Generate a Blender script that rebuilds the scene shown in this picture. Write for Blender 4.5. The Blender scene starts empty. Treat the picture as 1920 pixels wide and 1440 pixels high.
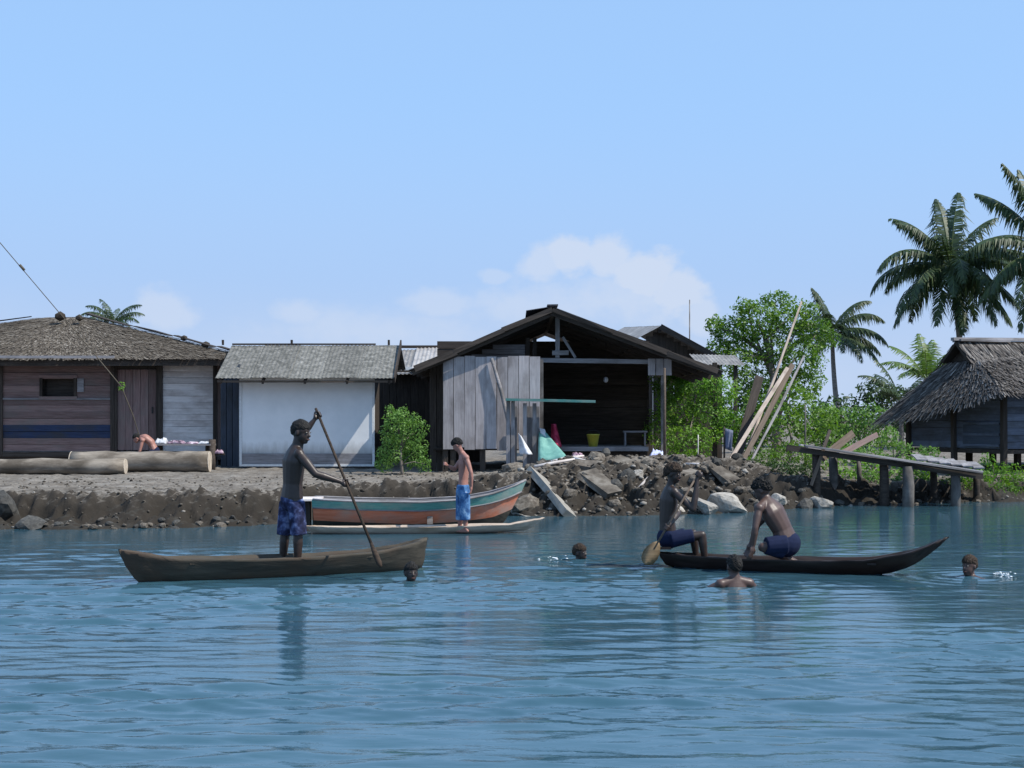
import bpy, math, random
import numpy as np
from mathutils import Vector, Matrix, Quaternion

random.seed(7)
RNG = np.random.default_rng(11)
SC = bpy.context.scene
COL = SC.collection

# ------------------------------------------------------------------ camera
FPX, HORIZON, CAM_H = 2640.0, 788.0, 1.8           # focal length in photo pixels (1920 wide), horizon row, eye height
cam_data = bpy.data.cameras.new("camera")
cam_data.sensor_width = 36.0
cam_data.lens = 36.0 * FPX / 1920.0
cam_data.shift_y = (HORIZON - 720.0) / 1920.0
cam_data.clip_start = 0.1
cam_data.clip_end = 6000.0
cam = bpy.data.objects.new("camera", cam_data)
COL.objects.link(cam)
cam.location = (0, 0, CAM_H)
cam.rotation_euler = (math.radians(90), 0, 0)
SC.camera = cam

# ------------------------------------------------------------------ light
SUN = Vector((0.60, -0.20, 0.775)).normalized()     # direction towards the sun
SUN_EL = math.asin(SUN.z)
SUN_AZ = math.atan2(SUN.x, SUN.y)

world = bpy.data.worlds.new("World")
SC.world = world
world.use_nodes = True
wn, wl = world.node_tree.nodes, world.node_tree.links
wn.clear()

def N(nodes, t, **kw):
    n = nodes.new(t)
    for k, v in kw.items():
        setattr(n, k, v)
    return n

def wmath(op, a, b=None, c=None):
    n = N(wn, "ShaderNodeMath", operation=op)
    for i, v in enumerate((a, b, c)):
        if v is None: continue
        if isinstance(v, (int, float)): n.inputs[i].default_value = v
        else: wl.new(v, n.inputs[i])
    return n.outputs[0]

w_out = N(wn, "ShaderNodeOutputWorld")
w_bg = N(wn, "ShaderNodeBackground")
w_bg.inputs["Strength"].default_value = 0.15
sky = N(wn, "ShaderNodeTexSky", sky_type='NISHITA')
sky.sun_disc = False
sky.sun_elevation = SUN_EL
sky.sun_rotation = SUN_AZ
sky.altitude = 0
sky.air_density = 0.85
sky.dust_density = 0.3
sky.ozone_density = 2.2
tc = N(wn, "ShaderNodeTexCoord")
sep = N(wn, "ShaderNodeSeparateXYZ")
wl.new(tc.outputs["Generated"], sep.inputs[0])
dx, dy, dz = sep.outputs
az = wmath('ARCTAN2', dx, dy)
el = wmath('ARCSINE', dz)
# ragged outline for every cloud: noise over azimuth / elevation
cmb = N(wn, "ShaderNodeCombineXYZ")
wl.new(az, cmb.inputs[0]); wl.new(wmath('MULTIPLY', el, 1.35), cmb.inputs[1])
nz = N(wn, "ShaderNodeTexNoise"); nz.inputs["Scale"].default_value = 34; nz.inputs["Detail"].default_value = 7; nz.inputs["Roughness"].default_value = 0.58
wl.new(cmb.outputs[0], nz.inputs["Vector"])
nz2 = N(wn, "ShaderNodeTexNoise"); nz2.inputs["Scale"].default_value = 9; nz2.inputs["Detail"].default_value = 4
wl.new(cmb.outputs[0], nz2.inputs["Vector"])
rag = wmath('MULTIPLY', wmath('SUBTRACT', nz.outputs[0], 0.5), 1.5)
def puff(a0, e0, ra, re, soft, dens):
    """one cumulus head: azimuth, elevation, radii (radians)"""
    u = wmath('DIVIDE', wmath('SUBTRACT', az, a0), ra)
    v = wmath('DIVIDE', wmath('SUBTRACT', el, e0), re)
    r = wmath('SQRT', wmath('ADD', wmath('MULTIPLY', u, u), wmath('MULTIPLY', v, v)))
    s = wmath('ADD', wmath('SUBTRACT', 1.0, r), rag)
    m = N(wn, "ShaderNodeMapRange"); m.interpolation_type = 'SMOOTHSTEP'
    wl.new(s, m.inputs[0]); m.inputs[1].default_value = 0.0; m.inputs[2].default_value = soft
    m.inputs[3].default_value = 0.0; m.inputs[4].default_value = dens
    return m.outputs[0]
def ae(px, py):
    return math.atan((px - 960) / FPX), math.atan((HORIZON - py) / FPX)
CL = None
for (px, py, rx, ry, soft, d) in [(1072, 478, 58, 52, .5, .80), (1015, 498, 58, 44, .6, .66), (1140, 482, 66, 48, .55, .80), (1208, 512, 78, 58, .5, .84), (1275, 548, 66, 58, .5, .80), (1165, 565, 165, 80, .9, .66), (1312, 592, 50, 48, .6, .66),
                                   (1010, 575, 210, 72, .9, .55), (925, 520, 40, 20, .5, .40), (820, 568, 100, 38, .7, .5),
                                   (555, 590, 70, 36, .7, .5), (310, 592, 80, 48, .6, .58), (700, 622, 330, 62, 1.0, .5)]:
    a0, e0 = ae(px, py)
    p = puff(a0, e0, rx / FPX, ry / FPX, soft, d)
    CL = p if CL is None else wmath('MAXIMUM', CL, p)
# a loose belt of the same fair-weather cumulus low over the horizon all the way round
belt_e = N(wn, "ShaderNodeMapRange"); belt_e.interpolation_type = 'SMOOTHSTEP'
wl.new(el, belt_e.inputs[0]); belt_e.inputs[1].default_value = 0.11; belt_e.inputs[2].default_value = 0.02
belt_e.inputs[3].default_value = 0.0; belt_e.inputs[4].default_value = 0.30
belt_n = N(wn, "ShaderNodeMapRange"); belt_n.interpolation_type = 'SMOOTHSTEP'
wl.new(nz2.outputs[0], belt_n.inputs[0]); belt_n.inputs[1].default_value = 0.42; belt_n.inputs[2].default_value = 0.68
CL = wmath('MAXIMUM', CL, wmath('MULTIPLY', belt_e.outputs[0], belt_n.outputs[0]))
tint = N(wn, "ShaderNodeMix", data_type='RGBA', blend_type='MULTIPLY')
tint.inputs[0].default_value = 1.0
tint.inputs[7].default_value = (1.47, 2.28, 3.46, 1)
gam = N(wn, "ShaderNodeGamma"); gam.inputs[1].default_value = 0.15     # the hazy tropical sky is far more even than the clear-air model
wl.new(sky.outputs[0], gam.inputs[0]); wl.new(gam.outputs[0], tint.inputs[6])
hz = N(wn, "ShaderNodeMapRange"); hz.interpolation_type = 'SMOOTHSTEP'      # moist haze low in the sky, all round
wl.new(el, hz.inputs[0]); hz.inputs[1].default_value = 0.24; hz.inputs[2].default_value = 0.05; hz.inputs[3].default_value = 0.0; hz.inputs[4].default_value = 0.85
mixh = N(wn, "ShaderNodeMix", data_type='RGBA'); wl.new(hz.outputs[0], mixh.inputs[0]); wl.new(tint.outputs[2], mixh.inputs[6]); mixh.inputs[7].default_value = (1.88, 2.6, 3.9, 1)
hz2 = N(wn, "ShaderNodeMapRange"); hz2.interpolation_type = 'SMOOTHSTEP'     # palest right over the horizon
wl.new(el, hz2.inputs[0]); hz2.inputs[1].default_value = 0.105; hz2.inputs[2].default_value = 0.02; hz2.inputs[3].default_value = 0.0; hz2.inputs[4].default_value = 0.7
mixh2 = N(wn, "ShaderNodeMix", data_type='RGBA'); wl.new(hz2.outputs[0], mixh2.inputs[0]); wl.new(mixh.outputs[2], mixh2.inputs[6]); mixh2.inputs[7].default_value = (2.45, 2.95, 3.85, 1)
mixc = N(wn, "ShaderNodeMix", data_type='RGBA')
wl.new(CL, mixc.inputs[0])
wl.new(mixh2.outputs[2], mixc.inputs[6])
mixc.inputs[7].default_value = (2.85, 3.22, 3.9, 1)     # cloud radiance in the sky's own units
wl.new(mixc.outputs[2], w_bg.inputs[0])
wl.new(w_bg.outputs[0], w_out.inputs[0])

sun_data = bpy.data.lights.new("sun", 'SUN')
sun_data.energy = 3.6
sun_data.angle = math.radians(0.53)
sun_data.color = (1.0, 0.95, 0.86)
sun = bpy.data.objects.new("sun", sun_data)
COL.objects.link(sun)
sun.location = (20, -8, 30)
sun.rotation_euler = SUN.to_track_quat('Z', 'Y').to_euler()

SC.view_settings.view_transform = 'Standard'
SC.view_settings.look = 'None'
SC.view_settings.exposure = 0.6
SC.view_settings.gamma = 1.0
SC.view_settings.use_curve_mapping = False

# ------------------------------------------------------------------ helpers
def P(px, py, Y):
    """photo pixel + distance -> point in the place"""
    return Vector(((px - 960) * Y / FPX, Y, CAM_H + (HORIZON - py) * Y / FPX))

def lerp(a, b, t): return a + (b - a) * t

_perm = RNG.random((64, 64))
def vnoise(x, y):
    """value noise in numpy, range 0..1"""
    x = np.asarray(x, float); y = np.asarray(y, float)
    xi = np.floor(x).astype(int); yi = np.floor(y).astype(int)
    fx = x - xi; fy = y - yi
    fx = fx * fx * (3 - 2 * fx); fy = fy * fy * (3 - 2 * fy)
    g = lambda i, j: _perm[i % 64, j % 64]
    a = g(xi, yi); b = g(xi + 1, yi); c = g(xi, yi + 1); d = g(xi + 1, yi + 1)
    return (a * (1 - fx) + b * fx) * (1 - fy) + (c * (1 - fx) + d * fx) * fy
def fbm(x, y, o=4):
    s = 0; a = .5; t = 0
    for k in range(o):
        s = s + a * vnoise(x * 2 ** k + 17 * k, y * 2 ** k + 31 * k); t += a; a *= .5
    return s / t

def raw_mesh(name, verts, faces, mats=(), smooth=False):
    me = bpy.data.meshes.new(name)
    if isinstance(verts, np.ndarray) and isinstance(faces, np.ndarray):
        k = faces.shape[1]
        me.vertices.add(len(verts)); me.vertices.foreach_set("co", verts.astype(np.float32).ravel())
        me.loops.add(faces.size); me.loops.foreach_set("vertex_index", faces.astype(np.int32).ravel())
        me.polygons.add(len(faces))
        me.polygons.foreach_set("loop_start", np.arange(0, faces.size, k, dtype=np.int32))
        me.polygons.foreach_set("loop_total", np.full(len(faces), k, dtype=np.int32))
        me.update(calc_edges=True); me.validate()
    else:
        me.from_pydata([tuple(v) for v in verts], [], [tuple(f) for f in faces]); me.update()
    for m in mats: me.materials.append(m)
    if smooth:
        me.polygons.foreach_set("use_smooth", np.ones(len(me.polygons), dtype=bool))
    return me

def link(name, me, parent=None, loc=(0, 0, 0), rot=None, scale=None):
    o = bpy.data.objects.new(name, me)
    COL.objects.link(o)
    loc = Vector(loc)
    if parent is not None:
        o.parent = parent
        q = parent
        while q is not None:
            loc = loc - q.location; q = q.parent
    o.location = loc
    if rot is not None:
        if isinstance(rot, Quaternion): o.rotation_mode = 'QUATERNION'; o.rotation_quaternion = rot
        else: o.rotation_euler = rot
    if scale is not None: o.scale = scale
    return o

def tag(o, label=None, cat=None, group=None, kind=None):
    if label: o["label"] = label
    if cat: o["category"] = cat
    if group: o["group"] = group
    if kind: o["kind"] = kind
    return o

def thing(name, label, cat, loc=(0, 0, 0), group=None):
    o = bpy.data.objects.new(name, None)
    COL.objects.link(o); o.location = loc; o.empty_display_size = .2
    return tag(o, label, cat, group)

def board(name, p0, p1, w, t, mat, parent=None, up=(0, 0, 1), jit=0.004, ends=0.0):
    """sawn timber from p0 to p1: local X along the grain, w across, t thick"""
    p0 = Vector(p0); p1 = Vector(p1); d = p1 - p0; L = d.length; x = d.normalized()
    u = Vector(up)
    z = (u - x * u.dot(x))
    if z.length < 1e-4:
        u = Vector((0, 1, 0)); z = u - x * u.dot(x)
    z.normalize(); y = z.cross(x)
    R = Matrix((x, y, z)).transposed()
    n = 3 if L > 1.2 else 2
    vs = []; fs = []
    bow = random.uniform(-1, 1) * jit * 1.5
    for i in range(n):
        s = i / (n - 1)
        xx = -L / 2 + L * s + (random.uniform(-ends, ends) if i in (0, n - 1) else 0)
        b = bow * math.sin(math.pi * s)
        for (sy, sz) in ((-1, -1), (1, -1), (1, 1), (-1, 1)):
            vs.append((xx + random.uniform(-ends, ends) * .4, sy * w / 2 + random.uniform(-jit, jit) + b, sz * t / 2 + random.uniform(-jit, jit) * .6))
    for i in range(n - 1):
        a = i * 4; c = a + 4
        for k in range(4):
            j = (k + 1) % 4
            fs.append((a + k, a + j, c + j, c + k))
    fs.append((3, 2, 1, 0)); e = (n - 1) * 4; fs.append((e, e + 1, e + 2, e + 3))
    me = raw_mesh(name, vs, fs, [mat])
    return link(name, me, parent, (p0 + p1) / 2, R.to_quaternion())

def tube_data(pts, rad, sides=8, cap=True, wob=0.0):
    pts = [Vector(p) for p in pts]
    if not hasattr(rad, '__len__'): rad = [rad] * len(pts)
    vs = []; fs = []
    ref = None
    for i, p in enumerate(pts):
        d = (pts[min(i + 1, len(pts) - 1)] - pts[max(i - 1, 0)]).normalized()
        if ref is None:
            ref = Vector((0, 0, 1)) if abs(d.z) < .9 else Vector((1, 0, 0))
        a = (ref - d * ref.dot(d)).normalized(); b = d.cross(a); ref = a
        for k in range(sides):
            th = 2 * math.pi * k / sides
            r = rad[i] * (1 + random.uniform(-wob, wob))
            vs.append(p + a * math.cos(th) * r + b * math.sin(th) * r)
    for i in range(len(pts) - 1):
        for k in range(sides):
            j = (k + 1) % sides
            fs.append((i * sides + k, i * sides + j, (i + 1) * sides + j, (i + 1) * sides + k))
    if cap:
        fs.append(tuple(range(sides - 1, -1, -1)))
        e = (len(pts) - 1) * sides
        fs.append(tuple(range(e, e + sides)))
    return vs, fs

def tube(name, pts, rad, mat, parent=None, sides=8, wob=0.0, smooth=True, loc=None):
    base = Vector(loc) if loc is not None else Vector(pts[0])
    vs, fs = tube_data(pts, rad, sides, True, wob)
    me = raw_mesh(name, [v - base for v in vs], fs, [mat], smooth)
    return link(name, me, parent, base)

def merge(parts):
    V = []; F = []
    for vs, fs in parts:
        o = len(V); V += [Vector(v) for v in vs]; F += [tuple(i + o for i in f) for f in fs]
    return V, F

def quad_box(c, sx, sy, sz):
    c = Vector(c)
    vs = [c + Vector((x * sx / 2, y * sy / 2, z * sz / 2)) for z in (-1, 1) for (x, y) in ((-1, -1), (1, -1), (1, 1), (-1, 1))]
    return vs, [(3, 2, 1, 0), (4, 5, 6, 7), (0, 1, 5, 4), (1, 2, 6, 5), (2, 3, 7, 6), (3, 0, 4, 7)]

# ------------------------------------------------------------------ materials
def new_mat(name):
    m = bpy.data.materials.new(name); m.use_nodes = True
    nt = m.node_tree; nt.nodes.clear()
    out = nt.nodes.new("ShaderNodeOutputMaterial")
    b = nt.nodes.new("ShaderNodeBsdfPrincipled")
    nt.links.new(b.outputs[0], out.inputs[0])
    return m, nt, b, out

def ramp(nt, fac, stops):
    r = nt.nodes.new("ShaderNodeValToRGB")
    e = r.color_ramp.elements
    while len(e) < len(stops): e.new(0.5)
    for i, (p, c) in enumerate(stops):
        e[i].position = p; e[i].color = (*c, 1)
    nt.links.new(fac, r.inputs[0])
    return r.outputs[0]

def coords(nt, scale, rand=True):
    tcn = nt.nodes.new("ShaderNodeTexCoord")
    mp = nt.nodes.new("ShaderNodeMapping")
    mp.inputs["Scale"].default_value = scale
    nt.links.new(tcn.outputs["Object"], mp.inputs[0])
    if rand:
        oi = nt.nodes.new("ShaderNodeObjectInfo")
        mu = nt.nodes.new("ShaderNodeMath"); mu.operation = 'MULTIPLY'; mu.inputs[1].default_value = 37.0
        nt.links.new(oi.outputs["Random"], mu.inputs[0])
        cb = nt.nodes.new("ShaderNodeCombineXYZ")
        for i in range(3): nt.links.new(mu.outputs[0], cb.inputs[i])
        nt.links.new(cb.outputs[0], mp.inputs["Location"])
    return mp.outputs[0]

def noise(nt, vec, scale=1, detail=5, rough=.6, dist=0.0):
    n = nt.nodes.new("ShaderNodeTexNoise")
    n.inputs["Scale"].default_value = scale; n.inputs["Detail"].default_value = detail
    n.inputs["Roughness"].default_value = rough; n.inputs["Distortion"].default_value = dist
    if vec is not None: nt.links.new(vec, n.inputs["Vector"])
    return n.outputs[0]

def hsv_random(nt, col, lo, hi, hue=0.0, sat=0.0):
    """each piece a little lighter or darker than the next"""
    oi = nt.nodes.new("ShaderNodeObjectInfo")
    mr = nt.nodes.new("ShaderNodeMapRange"); mr.inputs[3].default_value = lo; mr.inputs[4].default_value = hi
    nt.links.new(oi.outputs["Random"], mr.inputs[0])
    h = nt.nodes.new("ShaderNodeHueSaturation")
    nt.links.new(mr.outputs[0], h.inputs["Value"]); nt.links.new(col, h.inputs["Color"])
    return h.outputs[0]

def mixrgb(nt, f, a, b, mode='MIX'):
    m = nt.nodes.new("ShaderNodeMix"); m.data_type = 'RGBA'; m.blend_type = mode
    for sock, v in ((m.inputs[0], f), (m.inputs[6], a), (m.inputs[7], b)):
        if isinstance(v, (int, float)): sock.default_value = v
        elif isinstance(v, tuple): sock.default_value = (*v, 1)
        else: nt.links.new(v, sock)
    return m.outputs[2]

def bump(nt, b, h, strength, dist=0.02):
    bp = nt.nodes.new("ShaderNodeBump")
    bp.inputs["Strength"].default_value = strength; bp.inputs["Distance"].default_value = dist
    nt.links.new(h, bp.inputs["Height"]); nt.links.new(bp.outputs[0], b.inputs["Normal"])

def wood(name, dark, light, stain=None, rough=.85, var=(.72, 1.18), grain=(1.3, 16, 16), bmp=.35):
    m, nt, b, out = new_mat(name)
    v = coords(nt, grain)
    n1 = noise(nt, v, 1.6, 6, .65, .4)
    c = ramp(nt, n1, [(.28, dark), (.72, light)])
    if stain:
        v2 = coords(nt, (.9, 1.6, 1.6))
        n2 = noise(nt, v2, 1.4, 5, .6)
        f = ramp(nt, n2, [(.46, (0, 0, 0)), (.66, (.85, .85, .85))])
        c = mixrgb(nt, f, c, stain)
    c = hsv_random(nt, c, *var)
    nt.links.new(c, b.inputs["Base Color"])
    b.inputs["Roughness"].default_value = rough
    b.inputs["Specular IOR Level"].default_value = .25
    bump(nt, b, n1, bmp, .01)
    return m

def mottled(name, stops, scale=6, detail=7, rough=.9, spec=.25, var=(.9, 1.1), bmp=.4, bdist=.02, stretch=(1, 1, 1), dist=.3, nrough=.62):
    m, nt, b, out = new_mat(name)
    v = coords(nt, stretch)
    n1 = noise(nt, v, scale, detail, nrough, dist)
    c = ramp(nt, n1, stops)
    c = hsv_random(nt, c, *var)
    nt.links.new(c, b.inputs["Base Color"])
    b.inputs["Roughness"].default_value = rough
    b.inputs["Specular IOR Level"].default_value = spec
    if bmp: bump(nt, b, n1, bmp, bdist)
    return m

def leaf_mat(name, c0, c1, c2, trans=.35):
    m = bpy.data.materials.new(name); m.use_nodes = True
    nt = m.node_tree; nt.nodes.clear()
    out = nt.nodes.new("ShaderNodeOutputMaterial")
    at = nt.nodes.new("ShaderNodeAttribute"); at.attribute_name = "tone_fac"
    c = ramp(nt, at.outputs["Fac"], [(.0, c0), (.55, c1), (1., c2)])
    d = nt.nodes.new("ShaderNodeBsdfPrincipled"); d.inputs["Roughness"].default_value = .5
    d.inputs["Specular IOR Level"].default_value = .35
    nt.links.new(c, d.inputs["Base Color"])
    t = nt.nodes.new("ShaderNodeBsdfTranslucent")
    h = nt.nodes.new("ShaderNodeHueSaturation"); h.inputs["Saturation"].default_value = 1.15; h.inputs["Value"].default_value = 1.3
    nt.links.new(c, h.inputs["Color"]); nt.links.new(h.outputs[0], t.inputs[0])
    mx = nt.nodes.new("ShaderNodeMixShader"); mx.inputs[0].default_value = trans
    nt.links.new(d.outputs[0], mx.inputs[1]); nt.links.new(t.outputs[0], mx.inputs[2])
    nt.links.new(mx.outputs[0], out.inputs[0])
    return m

def plain(name, col, rough=.7, spec=.3, var=(.95, 1.05), nscale=20, amt=.12):
    d = tuple(max(0, x * (1 - amt)) for x in col); l = tuple(min(1, x * (1 + amt)) for x in col)
    return mottled(name, [(.3, d), (.7, l)], nscale, 4, rough, spec, var, .12, .005)

M = {}
M['grey_wood'] = wood('weathered_grey_wood', (.17, .165, .17), (.36, .345, .36), (.13, .12, .115))
M['lilac_wood'] = wood('weathered_lilac_grey_wood', (.34, .31, .315), (.53, .49, .49), (.24, .215, .21), var=(.82, 1.12))
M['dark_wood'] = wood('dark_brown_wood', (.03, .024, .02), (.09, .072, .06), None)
M['brown_wood'] = wood('red_brown_weathered_wood', (.14, .088, .080), (.30, .205, .19), (.19, .155, .14))
M['pale_wood'] = wood('bleached_pale_wood', (.58, .53, .50), (.82, .76, .73), (.42, .36, .33), var=(.85, 1.1))
M['fresh_timber'] = wood('fresh_pale_timber', (.28, .22, .18), (.50, .42, .36), (.17, .13, .105), var=(.85, 1.1))
M['timber_brown'] = wood('brown_sawn_timber', (.095, .07, .055), (.20, .155, .12), None)
M['blue_paint'] = wood('faded_blue_painted_wood', (.022, .034, .075), (.042, .062, .125), (.05, .05, .055), var=(.85, 1.1))
M['slate_blue'] = wood('slate_blue_painted_wood', (.05, .062, .085), (.09, .105, .135), (.05, .055, .06))
M['house_blue'] = wood('grey_blue_boards', (.10, .12, .165), (.19, .22, .29), (.08, .085, .09))
M['white_paint'] = None
M['teal_paint'] = wood('worn_teal_paint', (.06, .22, .20), (.13, .36, .33), (.30, .34, .30), rough=.6, var=(.9, 1.1))
M['orange_paint'] = wood('worn_orange_paint', (.52, .14, .07), (.72, .26, .15), (.44, .30, .24), rough=.6, var=(.95, 1.05))
M['log'] = wood('cut_log_bark', (.17, .14, .11), (.46, .40, .33), (.10, .08, .06), grain=(1.2, 5, 5))
M['log_end'] = mottled('sawn_log_end', [(.3, (.30, .25, .19)), (.7, (.55, .48, .40))], 9)
M['post'] = wood('grey_round_post', (.11, .10, .095), (.27, .25, .235), (.06, .055, .05), grain=(5, 5, 1.3))
M['canoe_grey'] = wood('weathered_dugout_wood', (.030, .027, .022), (.092, .080, .062), (.075, .05, .034), rough=.7, grain=(1, 9, 9), bmp=.9)
M['canoe_dark'] = wood('dark_wet_dugout_wood', (.012, .009, .008), (.045, .032, .028), (.03, .017, .012), rough=.45, grain=(1, 9, 9))
M['canoe_pale'] = wood('sunbleached_dugout_wood', (.28, .22, .17), (.56, .47, .39), (.25, .17, .11), grain=(1, 9, 9))
M['tin'] = mottled('weathered_corrugated_iron', [(.30, (.13, .125, .12)), (.5, (.19, .18, .17)), (.7, (.32, .305, .29))], 5, 8, .6, .4, (.85, 1.15), .1)
M['tin_dark'] = mottled('dark_corrugated_iron', [(.3, (.022, .022, .026)), (.7, (.075, .072, .078))], 4, 7, .6, .35, (.8, 1.2), .1)
M['tin_light'] = mottled('pale_corrugated_iron', [(.3, (.20, .185, .175)), (.7, (.42, .40, .385))], 4, 7, .55, .4, (.9, 1.1), .1)
M['tin_lichen'] = mottled('lichen_spotted_roof_sheet', [(.28, (.05, .05, .047)), (.45, (.115, .115, .105)), (.58, (.21, .205, .19)), (.74, (.38, .37, .35))], 7.5, 9, .95, .15, (.85, 1.15), .3, .01, (1, 1, 1), .5, .78)
M['thatch_old'] = None
M['rock'] = mottled('grey_brown_rock', [(.28, (.06, .05, .041)), (.5, (.135, .116, .095)), (.75, (.27, .245, .21))], 4, 8, .95, .2, (.65, 1.25), .7, .03)
M['rock_dark'] = mottled('dark_wet_rock', [(.3, (.025, .024, .022)), (.7, (.10, .095, .085))], 4, 8, .8, .3, (.7, 1.2), .7, .03)
M['rock_pale'] = mottled('pale_limestone', [(.28, (.19, .17, .145)), (.7, (.44, .415, .375))], 4, 8, .95, .2, (.9, 1.1), .6, .03)
M['concrete'] = mottled('old_concrete', [(.3, (.20, .185, .16)), (.7, (.34, .32, .285))], 5, 8, .95, .2, (.9, 1.1), .5, .02)
M['bark'] = mottled('grey_bark', [(.3, (.10, .085, .07)), (.7, (.26, .23, .20))], 5, 7, .95, .2, (.85, 1.15), .6, .02, (3, 3, .8))
M['palm_bark'] = mottled('palm_trunk_bark', [(.3, (.12, .105, .095)), (.7, (.27, .25, .23))], 6, 6, .95, .2, (.9, 1.1), .6, .02, (1, 1, 3))
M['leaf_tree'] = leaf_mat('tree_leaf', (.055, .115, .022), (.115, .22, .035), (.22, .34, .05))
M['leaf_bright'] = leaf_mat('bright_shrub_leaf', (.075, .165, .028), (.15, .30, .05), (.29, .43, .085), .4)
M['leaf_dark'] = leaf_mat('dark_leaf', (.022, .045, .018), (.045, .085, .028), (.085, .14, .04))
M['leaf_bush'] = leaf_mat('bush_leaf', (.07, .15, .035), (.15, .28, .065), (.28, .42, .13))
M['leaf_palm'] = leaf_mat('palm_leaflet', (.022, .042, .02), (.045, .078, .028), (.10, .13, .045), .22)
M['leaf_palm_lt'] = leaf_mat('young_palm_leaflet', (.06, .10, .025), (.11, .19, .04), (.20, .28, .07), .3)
M['rope'] = plain('fibre_rope', (.10, .085, .065), .9)
M['skin_dark'] = plain('dark_brown_skin', (.031, .0185, .0140), .44, .5, (1, 1), 30, .15)
M['skin'] = plain('brown_skin', (.078, .045, .036), .45, .5, (1, 1), 30, .12)
M['skin_kid'] = plain('warm_brown_skin', (.34, .165, .13), .5, .4, (1, 1), 30, .1)
M['hair'] = plain('black_curly_hair', (.010, .009, .008), .7, .3, (1, 1), 60, .4)
M['hair_brown'] = plain('dark_brown_curly_hair', (.035, .022, .014), .75, .3, (1, 1), 60, .4)
M['eye_white'] = plain('eye_white', (.30, .27, .24), .5, .3, (1, 1))
M['pupil'] = plain('dark_pupil', (.01, .008, .007), .2, .6, (1, 1))
M['lip'] = plain('lip', (.075, .032, .028), .6, .3, (1, 1))
M['shorts_navy'] = mottled('faded_blue_patterned_cloth', [(.36, (.014, .015, .035)), (.50, (.035, .042, .10)), (.60, (.10, .13, .26)), (.70, (.22, .26, .42))], 9, 3, .9, .15, (1, 1), .2)
M['shorts_blue'] = mottled('bright_blue_cloth', [(.34, (.03, .08, .20)), (.52, (.08, .19, .38)), (.68, (.28, .42, .58))], 9, 3, .9, .15, (1, 1), .2)
M['shorts_dark'] = plain('dark_blue_cloth', (.012, .018, .048), .9, .15)
M['red_cloth'] = mottled('red_cloth', [(.35, (.20, .012, .03)), (.65, (.46, .06, .12))], 7, 4, .9, .1)
M['pink_cloth'] = mottled('pink_and_white_washing', [(.38, (.06, .05, .07)), (.5, (.36, .24, .31)), (.66, (.60, .54, .59))], 8, 3, .9, .1)
M['white_cloth'] = mottled('white_sackcloth', [(.3, (.42, .43, .46)), (.7, (.68, .69, .72))], 8, 4, .9, .1)
M['tarp'] = mottled('sea_green_tarpaulin', [(.3, (.10, .26, .23)), (.7, (.20, .42, .36))], 6, 4, .6, .3)
M['blue_white'] = mottled('pale_blue_bag', [(.3, (.30, .34, .60)), (.7, (.62, .66, .85))], 10, 3, .7, .2)
M['grey_blue_cloth'] = plain('grey_blue_cloth', (.16, .18, .25), .9, .1)
M['yellow'] = plain('yellow_plastic', (.52, .50, .07), .45, .5)
M['paddle_tan'] = wood('tan_paddle_wood', (.17, .115, .065), (.30, .215, .125), None)
M['pole_dark'] = wood('dark_wet_pole', (.022, .016, .012), (.07, .048, .034), None)
M['foam'] = plain('white_splash', (.85, .87, .88), .3, .5)
M['black_iron'] = plain('black_metal', (.02, .02, .022), .6, .4)

def make_white_wall():
    m, nt, b, out = new_mat('white_painted_panel')
    v = coords(nt, (1, 1, 1), False)
    n = noise(nt, v, 2.2, 6, .6)
    c = ramp(nt, n, [(.3, (.76, .775, .78)), (.7, (.87, .875, .875))])
    # splash dirt: runs along the foot of the wall with a ragged upper edge
    tcn = nt.nodes.new("ShaderNodeTexCoord"); sp = nt.nodes.new("ShaderNodeSeparateXYZ")
    nt.links.new(tcn.outputs["Object"], sp.inputs[0])
    n3 = noise(nt, coords(nt, (3, 3, .8), False), 2.5, 6, .65)
    ad = nt.nodes.new("ShaderNodeMath"); ad.operation = 'MULTIPLY_ADD'; ad.inputs[1].default_value = -.35
    nt.links.new(n3, ad.inputs[0]); nt.links.new(sp.outputs[2], ad.inputs[2])
    mr = nt.nodes.new("ShaderNodeMapRange"); mr.inputs[1].default_value = .02; mr.inputs[2].default_value = .42
    mr.inputs[3].default_value = .85; mr.inputs[4].default_value = 0
    nt.links.new(ad.outputs[0], mr.inputs[0])
    c = mixrgb(nt, mr.outputs[0], c, (.22, .20, .17))
    nt.links.new(c, b.inputs["Base Color"]); b.inputs["Roughness"].default_value = .6
    return m
M['white_paint'] = make_white_wall()
M['white_trim'] = plain('white_painted_trim', (.70, .71, .71), .6, .3)

def thatch_mat(name, c0, c1, c2):
    m, nt, b, out = new_mat(name)
    at = nt.nodes.new("ShaderNodeAttribute"); at.attribute_name = "tone_fac"
    c = ramp(nt, at.outputs["Fac"], [(0, c0), (.55, c1), (1, c2)])
    nt.links.new(c, b.inputs["Base Color"]); b.inputs["Roughness"].default_value = .95
    b.inputs["Specular IOR Level"].default_value = .15
    return m
M['thatch_brown'] = thatch_mat('brown_leaf_thatch', (.055, .044, .035), (.125, .105, .082), (.25, .22, .185))
M['thatch_grey'] = thatch_mat('grey_leaf_thatch', (.032, .028, .026), (.105, .095, .088), (.27, .25, .23))
M['gravel'] = thatch_mat('mixed_rubble', (.025, .022, .019), (.12, .104, .086), (.36, .335, .30))
M['thatch_under'] = plain('thatch_underlayer', (.05, .042, .035), .95, .1)
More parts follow.
